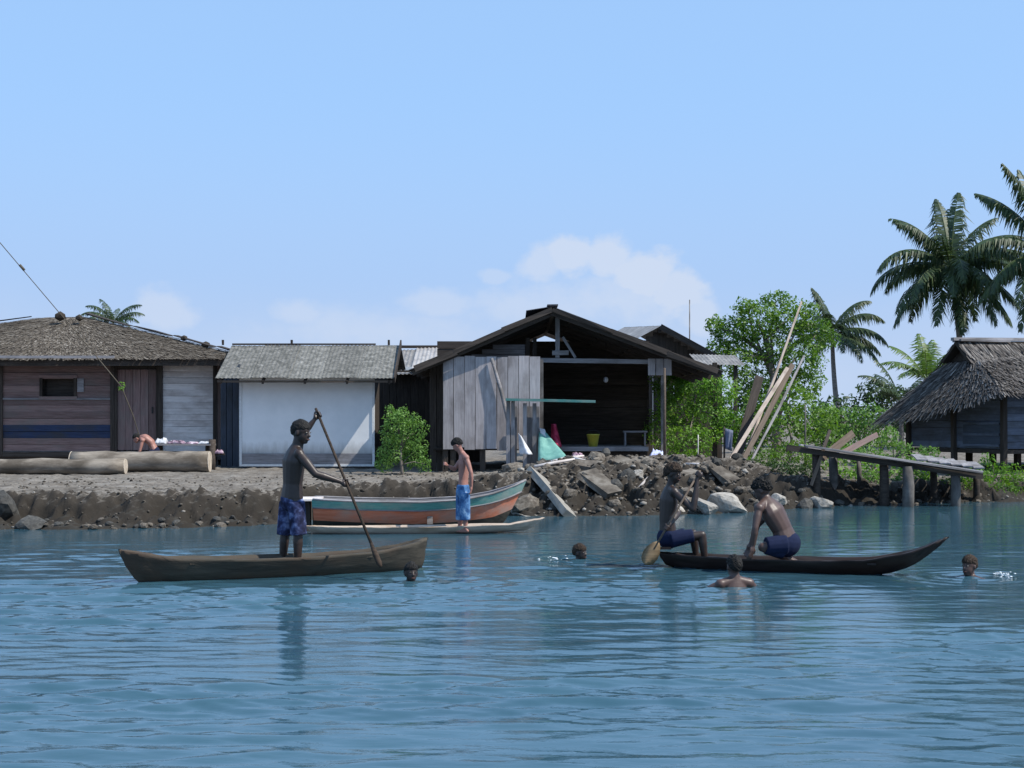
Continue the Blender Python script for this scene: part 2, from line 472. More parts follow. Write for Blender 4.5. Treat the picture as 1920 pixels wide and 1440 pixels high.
# ================================================================== SETTING
# ---- ground: one sheet, river bed -> eroded bank -> village flat -> horizon
_sx = np.array([-60, -8.1, -5.7, -4.4, -3.3, -1.6, 0.2, 1.0, 2.4, 4.6, 6.5, 8.5, 11.4, 60])
_sy = np.array([23.0, 23.2, 23.4, 24.0, 25.9, 26.7, 26.6, 26.4, 26.6, 27.5, 29.3, 30.3, 31.2, 34])
_cx = np.array([-60, -8, -5, -3.4, -1, 0.3, 1.2, 3.2, 5, 6.4, 8, 60])
_cw = np.array([1.7, 1.7, 1.6, 1.2, 1.1, 1.7, 2.9, 3.1, 2.6, 1.4, 1.6, 2])
_cz = np.array([.53, .53, .54, .58, .62, .80, 1.02, 1.06, .95, .55, .42, .45])
def ground_h(x, y):
    x = np.asarray(x, float); y = np.asarray(y, float)
    sh = np.interp(x, _sx, _sy) + (fbm(x * 1.1, y * .4 + 3) - .5) * .7
    cw = np.interp(x, _cx, _cw); cz = np.interp(x, _cx, _cz)
    d = (y - sh) / cw
    rough = (fbm(x * 3.1, y * 3.1, 4) - .5)
    fine = (fbm(x * 9, y * 9, 3) - .5)
    crag = np.abs(fbm(x * 6.3 + 40, y * 6.3, 3) - .5)
    face = np.clip(d, 0, 1)
    # west of the mound the bank is cut: a dark muddy foot, a near-upright face, then flat ground
    fj = np.clip(face + (fbm(x * 2.2 + 5, y * .6, 3) - .5) * .30 * (face > 0.02), 0, 1)
    cut = np.interp(fj, [0, .30, .42, .60, .72, 1], [0, .16, .30, .86, .97, 1])
    slope_ = np.where(face < .35, face * .9, .315 + (face - .35) / .65 * .685)
    k = np.interp(x, [-60, -.3, .7, 5.2, 6.2, 60], [1, 1, 0, 0, .8, .8])
    prof = cut * k + slope_ * (1 - k)
    z = cz * prof
    z = z + np.exp(-((d - .45) / .45) ** 2) * (rough * (.75 - .35 * k) + fine * (.40 - .12 * k) - crag * (.42 - .05 * k) + .05)
    back = np.clip((y - sh - cw) / 3.0, 0, 1)
    plateau = np.interp(x, [-60, -1, 1, 4, 6, 60], [.62, .64, .74, .72, .6, .6])
    z = np.where(d > 1, cz + (plateau - cz) * back + fine * .05 + rough * .07, z)
    z = np.where(d < 0, np.maximum(d * cw * .45, -1.2) + rough * .1 * np.clip(-d, 0, 1), z)
    return z
def gh(x, y): return float(ground_h(np.array([x]), np.array([y]))[0])

gx = np.concatenate([[-2500, -600, -150, -60, -30], np.arange(-14, 16, .052), [30, 60, 150, 600, 2500]])
gy = np.concatenate([[-40, 0, 12, 18], np.arange(20.5, 23, .2), np.arange(23, 31.2, .050), np.arange(31.2, 44, .3), [46, 50, 60, 80, 120, 250, 600, 1500, 3500]])
GX, GY = np.meshgrid(gx, gy)
GZ = ground_h(GX, GY)
GZ = np.where((GY < 20), -1.2, GZ)
gv = np.stack([GX.ravel(), GY.ravel(), GZ.ravel()], 1)
def grid_faces(nr, nc):
    i = np.arange(nr - 1)[:, None] * nc + np.arange(nc - 1)[None, :]
    i = i.ravel()
    return np.stack([i, i + 1, i + nc + 1, i + nc], 1)
def ground_material():
    m, nt, b, out = new_mat('bank_earth')
    v = coords(nt, (1, 1, 1), False)
    n1 = noise(nt, v, 2.2, 8, .65, .3); n2 = noise(nt, v, 14, 6, .7)
    c = ramp(nt, n1, [(.3, (.10, .085, .07)), (.5, (.175, .155, .132)), (.72, (.26, .24, .215))])
    c2 = ramp(nt, n2, [(.32, (.45, .43, .40)), (.5, (1, 1, 1)), (.74, (1.25, 1.22, 1.18))])
    c = mixrgb(nt, 1.0, c, c2, 'MULTIPLY')
    # mud near the water line is darker, wetter soil; steep faces carry painted shade
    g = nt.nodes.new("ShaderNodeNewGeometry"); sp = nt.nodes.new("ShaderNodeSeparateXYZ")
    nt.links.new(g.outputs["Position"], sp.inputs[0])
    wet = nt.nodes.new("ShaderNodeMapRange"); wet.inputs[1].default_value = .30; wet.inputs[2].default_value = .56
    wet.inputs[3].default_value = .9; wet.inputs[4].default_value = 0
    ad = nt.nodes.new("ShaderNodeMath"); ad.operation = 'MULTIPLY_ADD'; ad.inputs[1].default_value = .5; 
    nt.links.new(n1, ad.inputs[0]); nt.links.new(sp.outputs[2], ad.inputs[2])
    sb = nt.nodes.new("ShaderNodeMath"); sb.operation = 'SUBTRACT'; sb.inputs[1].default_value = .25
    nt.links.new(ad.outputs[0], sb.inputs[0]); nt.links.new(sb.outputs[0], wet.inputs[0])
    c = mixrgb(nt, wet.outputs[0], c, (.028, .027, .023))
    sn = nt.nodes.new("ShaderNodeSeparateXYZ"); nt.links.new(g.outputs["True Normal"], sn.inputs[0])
    cut_shade = nt.nodes.new("ShaderNodeMapRange"); cut_shade.inputs[1].default_value = .62; cut_shade.inputs[2].default_value = .95; cut_shade.inputs[3].default_value = .9; cut_shade.inputs[4].default_value = 0
    nt.links.new(sn.outputs[2], cut_shade.inputs[0])
    c = mixrgb(nt, cut_shade.outputs[0], c, (.030, .025, .020))      # dark cut soil with undercut shade painted in, by steepness
    nt.links.new(c, b.inputs["Base Color"]); b.inputs["Roughness"].default_value = .95
    b.inputs["Specular IOR Level"].default_value = .2
    bump(nt, b, n2, .6, .03)
    return m
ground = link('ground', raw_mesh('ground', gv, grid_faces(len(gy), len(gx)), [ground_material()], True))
tag(ground, 'bare grey-brown earth bank and village ground', kind='structure')

# ---- water: rippled sheet, real wave relief where the camera can see it
wx = np.concatenate([[-2500, -400, -90, -40], np.arange(-17, 17.01, .055), [40, 90, 400, 2500]])
wyl = [3.0]
while wyl[-1] < 34: wyl.append(wyl[-1] + (.024 if wyl[-1] < 11 else .024 + .0045 * (wyl[-1] - 11)))
wy = np.concatenate([[-300, -60, -10, 0], wyl, [37, 45, 60]])
WX, WY = np.meshgrid(wx, wy)
WZ = np.zeros_like(WX)
patch = .28 + 1.65 * np.clip((fbm(WX * .22, WY * .55, 3) - .36) * 2.6, 0, 1)
swell = np.zeros_like(WX)
r2 = np.random.default_rng(5)
for k in range(44):
    lam = .085 * (3.8 ** (k / 29.)) if k < 30 else .32 * (2.8 ** ((k - 30) / 13.)); th = math.radians(r2.normal(94, 26 if k < 30 else 16)); ph = r2.uniform(0, 6.28)
    kk = 2 * math.pi / lam
    slope = (.025 if k < 30 else .024) * r2.uniform(.6, 1.4)
    wob = .5 * lam * (fbm(WX * .35 + k, WY * .35 - k, 2) - .5) * 4
    swell += slope / kk * np.sin(kk * (math.cos(th) * WX + math.sin(th) * WY) + ph + kk * wob * .35)
edge = np.clip((17 - np.abs(WX)) / 3, 0, 1) * np.clip((WY - 3) / 1, 0, 1) * np.clip((34 - WY) / 3, 0, 1)
calm = np.interp(WY, [12, 16.5, 20, 25], [1.05, .75, .30, .16])
WZ = swell * patch * edge * calm
for (px, py, Yr, amp_) in ((771, 0, 15.75, .011), (1088, 0, 18.2, .012), (1376, 0, 15.25, .014), (1817, 0, 16.2, .014), (1218, 0, 16.9, .010), (714, 0, 15.8, .008)):
    rx = np.hypot(WX - (px - 960) * Yr / FPX, WY - Yr)
    WZ += amp_ * np.sin(rx * 2 * math.pi / .26) * np.exp(-rx / .55)      # rings spreading from swimmers and paddles
def water_material():
    m, nt, b, out = new_mat('river_water')
    v = coords(nt, (.42, 1.5, 1), False)
    n = noise(nt, v, 8.0, 4, .6, .5)
    n2 = noise(nt, coords(nt, (.25, .6, 1), False), .8, 3, .5)
    c = ramp(nt, n2, [(.3, (.028, .076, .106)), (.7, (.040, .098, .130))])
    nt.links.new(c, b.inputs["Base Color"])
    b.inputs["Roughness"].default_value = .04; b.inputs["IOR"].default_value = 1.40
    bp = nt.nodes.new("ShaderNodeBump"); bp.inputs["Strength"].default_value = .22; bp.inputs["Distance"].default_value = .016
    nt.links.new(n, bp.inputs["Height"]); nt.links.new(bp.outputs[0], b.inputs["Normal"])
    return m
water = link('water', raw_mesh('water', np.stack([WX.ravel(), WY.ravel(), WZ.ravel()], 1), grid_faces(len(wy), len(wx)), [water_material()], True))
tag(water, 'rippled blue-green river water', kind='structure')

# ================================================================== VEGETATION
def leaf_mesh(name, clumps, size, mat, seed=0, up=.25, aspect=.5, shell=.45):
    """leaf-sized folded faces through the volume of each clump; clumps = (centre, radii, count)"""
    r = np.random.default_rng(seed)
    C = []; Nn = []; AG = []
    for (c, rad, n) in clumps:
        d = r.normal(size=(n, 3)); d /= np.linalg.norm(d, axis=1)[:, None]
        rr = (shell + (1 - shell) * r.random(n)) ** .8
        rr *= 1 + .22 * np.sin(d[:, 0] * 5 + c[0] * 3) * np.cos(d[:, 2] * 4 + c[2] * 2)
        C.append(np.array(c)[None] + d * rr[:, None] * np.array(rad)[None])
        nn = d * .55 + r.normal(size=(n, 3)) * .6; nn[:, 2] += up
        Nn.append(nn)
        AG.append(np.clip(.15 + .35 * r.random(n) + .35 * (rr - .4) + .3 * (r.random() - .35), 0, 1))  # leaves darker towards the clump centre, plus random tone
    C = np.concatenate(C); Nn = np.concatenate(Nn); AG = np.concatenate(AG)
    Nn /= np.linalg.norm(Nn, axis=1)[:, None]
    t = r.normal(size=C.shape); t -= Nn * np.sum(t * Nn, 1)[:, None]; t /= np.linalg.norm(t, axis=1)[:, None]
    bt = np.cross(Nn, t)
    L = size * (r.uniform(.45, 1.0, len(C)) + .75 * r.random(len(C)) ** 4)[:, None]; W = L * aspect
    v0 = C - t * L * .5; v2 = C + t * L * .5 - Nn * L * .12
    v1 = C + bt * W * .5 + Nn * L * .06; v3 = C - bt * W * .5 + Nn * L * .06
    V = np.stack([v0, v1, v2, v3], 1).reshape(-1, 3)
    F = np.arange(len(V)).reshape(-1, 4)
    me = raw_mesh(name, V, F, [mat])
    at = me.attributes.new("tone_fac", 'FLOAT', 'POINT')
    at.data.foreach_set("value", np.repeat(AG, 4).astype(np.float32))
    return me

def limbs(base, top, r0, ends, sides=7, bend=.15):
    """tapered trunk with limbs that run to the foliage clumps"""
    base = Vector(base); top = Vector(top)
    parts = []
    n = 6
    off = Vector((random.uniform(-1, 1), random.uniform(-1, 1), 0)) * bend
    path = [base.lerp(top, i / n) + off * math.sin(math.pi * i / n) for i in range(n + 1)]
    parts.append(tube_data(path, [r0 * (1 - .55 * i / n) for i in range(n + 1)], sides))
    for e in ends:
        e = Vector(e); s = path[random.randint(2, n)]
        mid = s.lerp(e, .5) + Vector((random.uniform(-.1, .1), random.uniform(-.1, .1), .12)) * (e - s).length
        parts.append(tube_data([s, mid, e], [r0 * .38, r0 * .25, r0 * .08], 5))
    return merge(parts)

def tree(name, label, cat, px, Y, py_base, clumps_px, size, mat, trunk_r=.08, group=None, seed=0, density=1.0, bark='bark', trunk_top=None, aspect=.5):
    """clumps_px: (px, py, rx_px, ry_px, count) painted outline of the crown turned into volumes at distance Y"""
    bx, by = P(px, py_base, Y).x, Y
    bz = gh(bx, by) - .05
    t = thing(name, label, cat, (bx, by, bz), group)
    r = random.Random(seed)
    cl = []; ends = []
    for (cx, cy, rx, ry, n) in clumps_px:
        depth = Y + r.uniform(-.45, .45) * rx * Y / FPX * 1.4
        c = P(cx, cy, depth) - t.location
        k = Y / FPX
        cl.append((tuple(c), (rx * k, max(rx, ry) * k * .85, ry * k), int(n * density)))
        ends.append(c)
    top = sum((Vector(e) for e in ends), Vector()) / len(ends) if trunk_top is None else trunk_top - t.location
    vs, fs = limbs((0, 0, 0), top, trunk_r, ends)
    link('trunk', raw_mesh('trunk', vs, fs, [M[bark]], True), t, t.location)
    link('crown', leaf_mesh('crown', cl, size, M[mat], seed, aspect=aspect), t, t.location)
    return t

def frond_mesh(name, L, e0, droop, nl, leaf, mat, seed, hang=.5):
    """pinnate palm leaf: rachis from the origin along +X, rising at e0 and bending down, leaflet pairs both sides"""
    r = random.Random(seed)
    n = 14; pts = []; p = Vector((0, 0, 0)); e = e0
    dirs = []
    for i in range(n + 1):
        pts.append(p.copy()); d = Vector((math.cos(e), 0, math.sin(e))); dirs.append(d)
        p = p + d * (L / n); e -= droop / n * (.35 + 1.3 * i / n)
    vs, fs = tube_data(pts, [.032 * (1 - .85 * i / n) * L / 4 + .006 for i in range(n + 1)], 5)
    V = [Vector(v) for v in vs]; F = list(fs); AG = [.75] * len(V)
    for k in range(nl):
        s = .12 + .88 * (k + r.random() * .5) / nl
        i = min(int(s * n), n - 1); f = s * n - i
        o = pts[i].lerp(pts[i + 1], min(f, 1)); d = dirs[i]
        ll = leaf * (math.sin(math.pi * min(1, .18 + s * .80)) ** .7) * r.uniform(.85, 1.12)
        for sd in (-1, 1):
            if r.random() < .10: continue
            ll = leaf * (math.sin(math.pi * min(1, .18 + s * .80)) ** .7) * r.uniform(.62, 1.15)
            out = Vector((0, sd, 0))
            h = hang * r.uniform(.45, 1.5)
            d1 = (out * .8 + d * .55 + Vector((0, 0, -.12 - .3 * h))).normalized()
            d2 = (out * (.8 - .5 * min(h, 1)) + d * .45 + Vector((0, 0, -.25 - 1.3 * h))).normalized()
            m1 = o + d1 * ll * .42; tip = m1 + d2 * ll * .58
            w = d * (.034 * L / 4 + .012)
            b = len(V); a = r.random() * .75
            V += [o - w * .6, o + w * .6, m1 + w, m1 - w, tip]
            F += [(b, b + 1, b + 2, b + 3), (b + 3, b + 2, b + 4)]
            AG += [a] * 5
    me = raw_mesh(name, V, F, [mat])
    at = me.attributes.new("tone_fac", 'FLOAT', 'POINT'); at.data.foreach_set("value", np.array(AG, dtype=np.float32))
    return me

def palm(label, crown, ground_xy, L, fronds, mat, seed, lean=.0, trunk_r=.13, nuts=0, group='coconut palms', nl=74, hang=.85):
    """fronds: list of (azimuth deg, elevation deg, droop, scale)"""
    cx = Vector(crown); g = Vector((ground_xy[0], ground_xy[1], gh(*ground_xy) - .1))
    t = thing('coconut_palm', label, 'palm tree', g, group)
    n = 8
    path = [g.lerp(cx, i / n) + Vector((math.sin(math.pi * i / n) * lean, 0, 0)) for i in range(n + 1)]
    tube('trunk', path, [trunk_r * (1.45 - .75 * (i / n) ** .5) for i in range(n + 1)], M['palm_bark'], t, 9, .04, loc=g)
    cache = {}
    for (azd, eld, dr, sc) in fronds:
        key = (round(eld / 15), round(dr, 1))
        if key not in cache:
            cache[key] = frond_mesh('frond', L, math.radians(key[0] * 15), key[1], nl, L * .30, mat, seed + len(cache), hang)
        fo = link('frond', cache[key], t, cx, (0, 0, math.radians(azd)), (sc, sc, sc))
    for k in range(nuts):
        a = k * 2.4
        vs, fs = icos(1)
        c = cx + Vector((math.cos(a) * .24, math.sin(a) * .24, -.22 - .1 * (k % 2)))
        link('coconut', raw_mesh('coconut', [v * .12 * Vector((1, 1, 1.2)).z for v in vs], fs, [M['leaf_nut']], True), t, c)
    return t

def icos(sub=1):
    import bmesh
    bm = bmesh.new(); bmesh.ops.create_icosphere(bm, subdivisions=sub, radius=1)
    bm.verts.ensure_lookup_table()
    vs = [v.co.copy() for v in bm.verts]; fs = [tuple(v.index for v in f.verts) for f in bm.faces]
    bm.free(); return vs, fs
M['leaf_nut'] = plain('green_coconut', (.12, .15, .04), .5)

# ---- palms
Y1 = 62.0
c1 = P(1782, 500, Y1)
fr = [(200, 30, 1.9, 1.0), (172, 20, 1.75, .95), (150, 55, 1.0, .85), (95, 75, .6, .85), (60, 80, .5, .9), (20, 62, .9, .8), (345, 35, 1.6, .95),
      (10, 25, 1.8, .9), (225, 5, 1.5, .95), (255, -5, 1.3, .95), (285, 0, 1.4, .95), (315, 8, 1.5, .95), (335, -10, 1.1, .9), (240, -25, .9, .9),
      (300, -25, .9, .9), (270, -40, .6, .85), (30, 0, 1.5, .9), (130, 15, 1.6, .9), (80, 30, 1.5, .9), (180, 55, 1.1, .75), (210, -20, 1.0, .95), (325, -30, .8, .9), (0, 50, 1.2, .85), (262, 20, 1.7, .9), (240, 40, 1.5, .8), (300, 30, 1.6, .9), (190, -35, .8, .9), (350, -35, .8, .85), (275, -60, .3, .8), (110, -10, 1.2, .9), (50, -15, 1.2, .9)]
palm('tall coconut palm with full dark crown behind the thatched house roof', c1, (c1.x + .3, Y1), 4.3, fr, M['leaf_palm'], 21, .3, .15, 6)
Y2 = 58.0
c2 = P(1968, 478, Y2)
fr2 = [(160, 55, .9, .95), (175, 70, .6, 1.0), (120, 80, .4, .95), (190, 25, 1.5, .9), (205, 0, 1.5, .9), (225, -15, 1.2, .9), (180, -20, 1.0, .85),
       (250, -20, 1.0, .95), (280, 0, 1.4, .95), (310, 20, 1.5, .95), (350, 40, 1.3, .95), (20, 60, 1.0, .95), (60, 40, 1.4, .95), (100, 20, 1.5, .95), (240, 30, 1.6, .9), (215, -40, .7, .9)]
palm('coconut palm cut by the picture edge, beside the taller full-crowned palm', c2, (c2.x + .2, Y2), 4.3, fr2, M['leaf_palm'], 41, .2, .15, 4)
Y3 = 66.0
c3 = P(1560, 622, Y3)
fr3 = [(165, 75, .5, .8), (130, 70, .7, .85), (20, 60, 1.3, .95), (5, 40, 1.8, 1.0), (345, 20, 1.6, 1.0), (15, -5, 1.2, 1.0), (200, 25, 1.7, .9), (180, 0, 1.4, .9),
       (230, -10, 1.3, .9), (270, 0, 1.4, .9), (300, -15, 1.2, .9), (60, 30, 1.5, .9), (100, 40, 1.4, .9), (330, -20, 1.0, .95), (250, 50, 1.2, .7)]
palm('slender palm with drooping fronds rising behind the leafy tree', c3, (P(1580, 770, Y3).x, Y3), 2.9, fr3, M['leaf_palm'], 61, -.1, .13, 0)
Y4 = 90.0
c4 = P(212, 606, Y4)
fr4 = [(175, 60, 1.5, 1.0), (150, 70, 1.1, .9), (5, 65, 1.4, 1.0), (30, 50, 1.5, 1.0), (195, 40, 1.7, 1.0), (345, 30, 1.6, .9), (90, 60, 1.2, .8), (270, 50, 1.3, .9), (215, 25, 1.5, .9), (320, 20, 1.5, .9)]
palm('small palm top showing above the brown roof ridge', c4, (c4.x, Y4), 2.3, fr4, M['leaf_palm'], 81, 0, .14, 0, nl=34)
Y5 = 44.0
c5 = P(1738, 712, Y5)
fr5 = [(95, 75, .5, 1.0), (150, 65, .9, 1.0), (170, 50, 1.4, 1.0), (60, 70, .7, .9), (20, 60, 1.0, .9), (195, 40, 1.7, .95), (250, 60, 1.0, .85), (300, 50, 1.2, .9), (345, 35, 1.5, .8), (215, 30, 1.6, .9)]
palm('young bright green palm beside the thatched roof slope', c5, (c5.x, Y5), 1.65, fr5, M['leaf_palm_lt'], 91, 0, .08, 0, nl=34, hang=.3)
c6 = P(1690, 760, 47.0)
palm('low dark palm tuft between the thatched eave and far bushes', c6, (c6.x, 47.0), 1.9, [(160, 70, .8, 1.0), (185, 55, 1.4, 1.0), (120, 60, 1.0, .9), (20, 65, .9, .9), (220, 40, 1.5, .9), (280, 50, 1.2, .9), (340, 40, 1.4, .9)], M['leaf_palm'], 95, 0, .09, 0, nl=30, hang=.3)

# ---- broad-leaved tree and shrubs
tree('leafy_tree', 'tall leafy green tree standing right of the open shed', 'tree', 1455, 42, 850,
     [(1420, 600, 48, 36, 900), (1370, 625, 42, 34, 800), (1480, 600, 42, 32, 800), (1530, 628, 44, 36, 800), (1440, 650, 60, 42, 1100), (1375, 680, 44, 34, 700),
      (1500, 680, 50, 40, 900), (1430, 720, 62, 38, 900), (1350, 660, 30, 26, 380), (1510, 722, 38, 36, 560), (1455, 562, 38, 18, 350), (1400, 575, 26, 18, 220),
      (1340, 610, 20, 20, 180), (1515, 580, 26, 18, 220)],
     .11, 'leaf_tree', .16, seed=3, density=1.5)
tree('yellow_green_shrub', 'yellow-green shrub against the open right side of the shed', 'shrub', 1265, 36.5, 860,
     [(1255, 725, 40, 30, 700), (1300, 715, 45, 30, 800), (1350, 735, 42, 34, 700), (1270, 770, 52, 36, 900), (1325, 785, 55, 40, 900), (1240, 800, 36, 40, 500), (1290, 830, 60, 34, 800), (1370, 800, 36, 40, 600)],
     .085, 'leaf_bright', .07, seed=5, density=1.8)
tree('roadside_bush', 'mid-green bush behind the leaning timbers', 'shrub', 1470, 36.5, 855,
     [(1430, 770, 45, 40, 700), (1480, 745, 48, 36, 700), (1475, 810, 55, 40, 800), (1530, 790, 50, 40, 700), (1400, 820, 40, 34, 500), (1545, 835, 48, 30, 600)],
     .105, 'leaf_tree', .06, seed=8)
tree('garden_bush', 'green bush between slender palm trunk and thatched house', 'shrub', 1600, 39, 850,
     [(1580, 790, 45, 32, 600), (1630, 785, 38, 36, 550), (1610, 825, 50, 28, 600), (1545, 775, 30, 24, 300), (1660, 820, 30, 24, 300)],
     .11, 'leaf_bush', .06, seed=10)
tree('far_dark_bush', 'dark far bush low against the sky before the thatched roof', 'shrub', 1650, 55, 800,
     [(1640, 735, 32, 24, 500), (1680, 745, 36, 26, 500), (1620, 765, 36, 28, 450), (1660, 780, 46, 26, 500), (1705, 775, 30, 24, 400)],
     .17, 'leaf_dark', .1, seed=12)
tree('light_green_bush', 'light green bush between white hut and grey plank wall', 'shrub', 755, 30.2, 888,
     [(740, 800, 30, 34, 600), (775, 812, 28, 36, 600), (735, 845, 30, 34, 600), (772, 850, 32, 32, 600), (752, 785, 22, 24, 300), (720, 870, 18, 16, 150), (795, 870, 16, 18, 150), (730, 770, 10, 12, 60)],
     .062, 'leaf_bush', .04, seed=14, density=1.5)
tree('bank_shrub', 'bright low shrub on the bank behind the jetty posts', 'shrub', 1610, 32.2, 900,
     [(1580, 895, 30, 24, 380), (1625, 885, 34, 26, 420), (1670, 900, 32, 26, 380), (1610, 920, 34, 18, 300)],
     .085, 'leaf_bright', .03, group='low shrubs along the bank', seed=16)
tree('bank_shrub', 'yellow-leaved shrub on the bank right of the tallest jetty posts', 'shrub', 1735, 32.4, 910,
     [(1720, 905, 32, 22, 380), (1765, 915, 34, 20, 380), (1740, 885, 22, 16, 200), (1700, 880, 20, 16, 160)],
     .085, 'leaf_bright', .03, group='low shrubs along the bank', seed=17)
tree('bank_shrub', 'shrub on the bank under the thatched house, at the picture edge', 'shrub', 1870, 32.6, 915,
     [(1830, 895, 36, 22, 420), (1880, 890, 40, 26, 480), (1910, 905, 34, 26, 420), (1850, 915, 46, 16, 420), (1850, 862, 16, 14, 90)],
     .085, 'leaf_bright', .03, group='low shrubs along the bank', seed=18)
tree('bank_shrub', 'small shrub between the jetty deck and the thatched house wall', 'shrub', 1668, 33.0, 860,
     [(1668, 820, 20, 20, 200), (1690, 840, 24, 14, 200), (1740, 846, 26, 10, 160)],
     .085, 'leaf_bush', .03, group='low shrubs along the bank', seed=19)
tree('bank_shrub', 'dark creeping shrub on the mound under the leaning timbers', 'shrub', 1450, 30.4, 900,
     [(1420, 885, 34, 22, 600), (1465, 884, 38, 24, 700), (1502, 894, 30, 26, 520), (1440, 906, 44, 18, 520), (1395, 900, 24, 16, 260)],
     .08, 'leaf_dark', .03, group='low shrubs along the bank', seed=20)
tree('bank_shrub', 'green shrub under the middle of the jetty', 'shrub', 1690, 31.6, 915,
     [(1650, 915, 30, 22, 420), (1700, 918, 34, 20, 420), (1630, 900, 22, 18, 240)], .075, 'leaf_bush', .03, group='low shrubs along the bank', seed=23)
tree('bank_shrub', 'green shrub filling the bank past the jetty end', 'shrub', 1800, 31.9, 915,
     [(1790, 912, 36, 22, 480), (1835, 918, 38, 20, 480), (1880, 920, 36, 20, 460), (1915, 915, 30, 24, 420)], .075, 'leaf_tree', .03, group='low shrubs along the bank', seed=24)
tree('yard_shrub', 'low shrub in the yard between leaning timbers and jetty', 'shrub', 1480, 33.2, 870,
     [(1440, 858, 40, 20, 520), (1490, 850, 44, 24, 560), (1535, 862, 40, 20, 480), (1400, 866, 26, 14, 240)], .08, 'leaf_tree', .03, group='low shrubs in the yard', seed=25)
tree('yard_shrub', 'low shrub in the yard behind the jetty deck', 'shrub', 1620, 34.0, 868,
     [(1585, 850, 40, 20, 480), (1630, 856, 40, 18, 480), (1690, 862, 40, 14, 420), (1745, 864, 40, 12, 380)], .08, 'leaf_bush', .03, group='low shrubs in the yard', seed=26)
# hinterland seen in the gaps between the houses
for i, (px, py, rx, ry, Yd, lab) in enumerate([(1420, 770, 70, 70, 52, 'dark green thicket in the gap behind the leafy tree'), (1560, 790, 80, 50, 52, 'dark thicket behind the slender palm trunk'),
                                              (1310, 780, 70, 60, 50, 'dark thicket behind the yellow-green shrub'), (1740, 790, 70, 40, 58, 'dark thicket behind the young bright palm')]):
    tree('background_thicket', lab, 'thicket', px, Yd, 800,
         [(px + dx * rx, py + dy * ry, rx * .6, ry * .6, 420) for dx, dy in ((-.5, 0), (.5, .1), (0, -.4), (0, .5))], .2, 'leaf_dark', .1, group='thickets behind the houses', seed=30 + i)
# ================================================================== BUILDINGS
def corr_sheet(name, o, u, v, W, L, mat, parent, pitch=.078, amp=.011, sag=0.0):
    """corrugated sheet: u across the ribs (W), v down the ribs (L); o = upper corner"""
    o = Vector(o); u = Vector(u).normalized(); v = Vector(v).normalized(); n = u.cross(v).normalized()
    if n.z < 0: n = -n
    nc = max(4, int(W / pitch * 4)); vs = []; fs = []
    rows = 3
    for j in range(rows):
        s = j / (rows - 1)
        for i in range(nc + 1):
            x = W * i / nc
            h = amp * math.sin(2 * math.pi * x / pitch) + sag * math.sin(math.pi * s)
            vs.append(u * (x - W / 2) + v * (L * (s - .5)) + n * h)
    for j in range(rows - 1):
        for i in range(nc):
            a = j * (nc + 1) + i
            fs.append((a, a + 1, a + nc + 2, a + nc + 1))
    me = raw_mesh(name, vs, fs, [mat], True)
    return link(name, me, parent, o + u * W / 2 + v * L / 2)

def thatch_face(name, parent, e0, e1, r0, r1, courses, per_m, blade, mat, seed, lift=.05, ragged=.35, base_mat=None):
    """leaf thatch on the face eave e0-e1, ridge r0-r1: overlapping courses of hanging blades, plus its solid underlayer"""
    e0, e1, r0, r1 = map(Vector, (e0, e1, r0, r1))
    r = random.Random(seed)
    V = []; F = []; AG = []
    org = Vector(parent.location)
    nrm = (e1 - e0).cross(r0 - e0); 
    if nrm.length < 1e-6: nrm = (e1 - e0).cross(r1 - e0)
    nrm.normalize()
    if nrm.z < 0: nrm = -nrm
    for c in range(courses):
        s = (c + .15) / courses
        a = e0.lerp(r0, s); b = e1.lerp(r1, s)
        L = (b - a).length; n = max(2, int(L * per_m))
        tone = r.uniform(-.10, .10)
        for k in range(n):
            t = (k + r.random()) / n
            js = min(.995, max(0, s + r.uniform(-.55, .55) / courses))
            top = e0.lerp(r0, js).lerp(e1.lerp(r1, js), t)
            down = (e0.lerp(e1, t) - r0.lerp(r1, t)).normalized()
            side = (b - a).normalized()
            ln = blade * r.uniform(1 - ragged, 1 + ragged)
            w = .019 * r.uniform(.5, 1.7)
            d = (down + side * r.uniform(-.18, .18)).normalized()
            off = nrm * (lift * r.uniform(.2, 1.2))
            p = top + nrm * .02
            i = len(V)
            V += [p - side * w - org, p + side * w - org, p + d * ln + side * w * .6 + off - org, p + d * ln - side * w * .6 + off - org]
            F.append((i, i + 1, i + 2, i + 3))
            AG += [min(1, max(0, r.gauss(.5, .23) + tone))] * 4
    me = raw_mesh(name, V, F, [mat])
    at = me.attributes.new("tone_fac", 'FLOAT', 'POINT'); at.data.foreach_set("value", np.array(AG, dtype=np.float32))
    o = link(name, me, parent, org); o["kind"] = "stuff"
    q = [p - org for p in (e0, e1, r1, r0)] + [p - org - nrm * .07 for p in (e0, e1, r1, r0)]
    link('thatch_underlayer', raw_mesh('thatch_underlayer', q, [(0, 1, 2, 3), (7, 6, 5, 4), (0, 4, 5, 1), (1, 5, 6, 2), (2, 6, 7, 3), (3, 7, 4, 0)], [base_mat or M['thatch_under']]), parent, org)
    return o

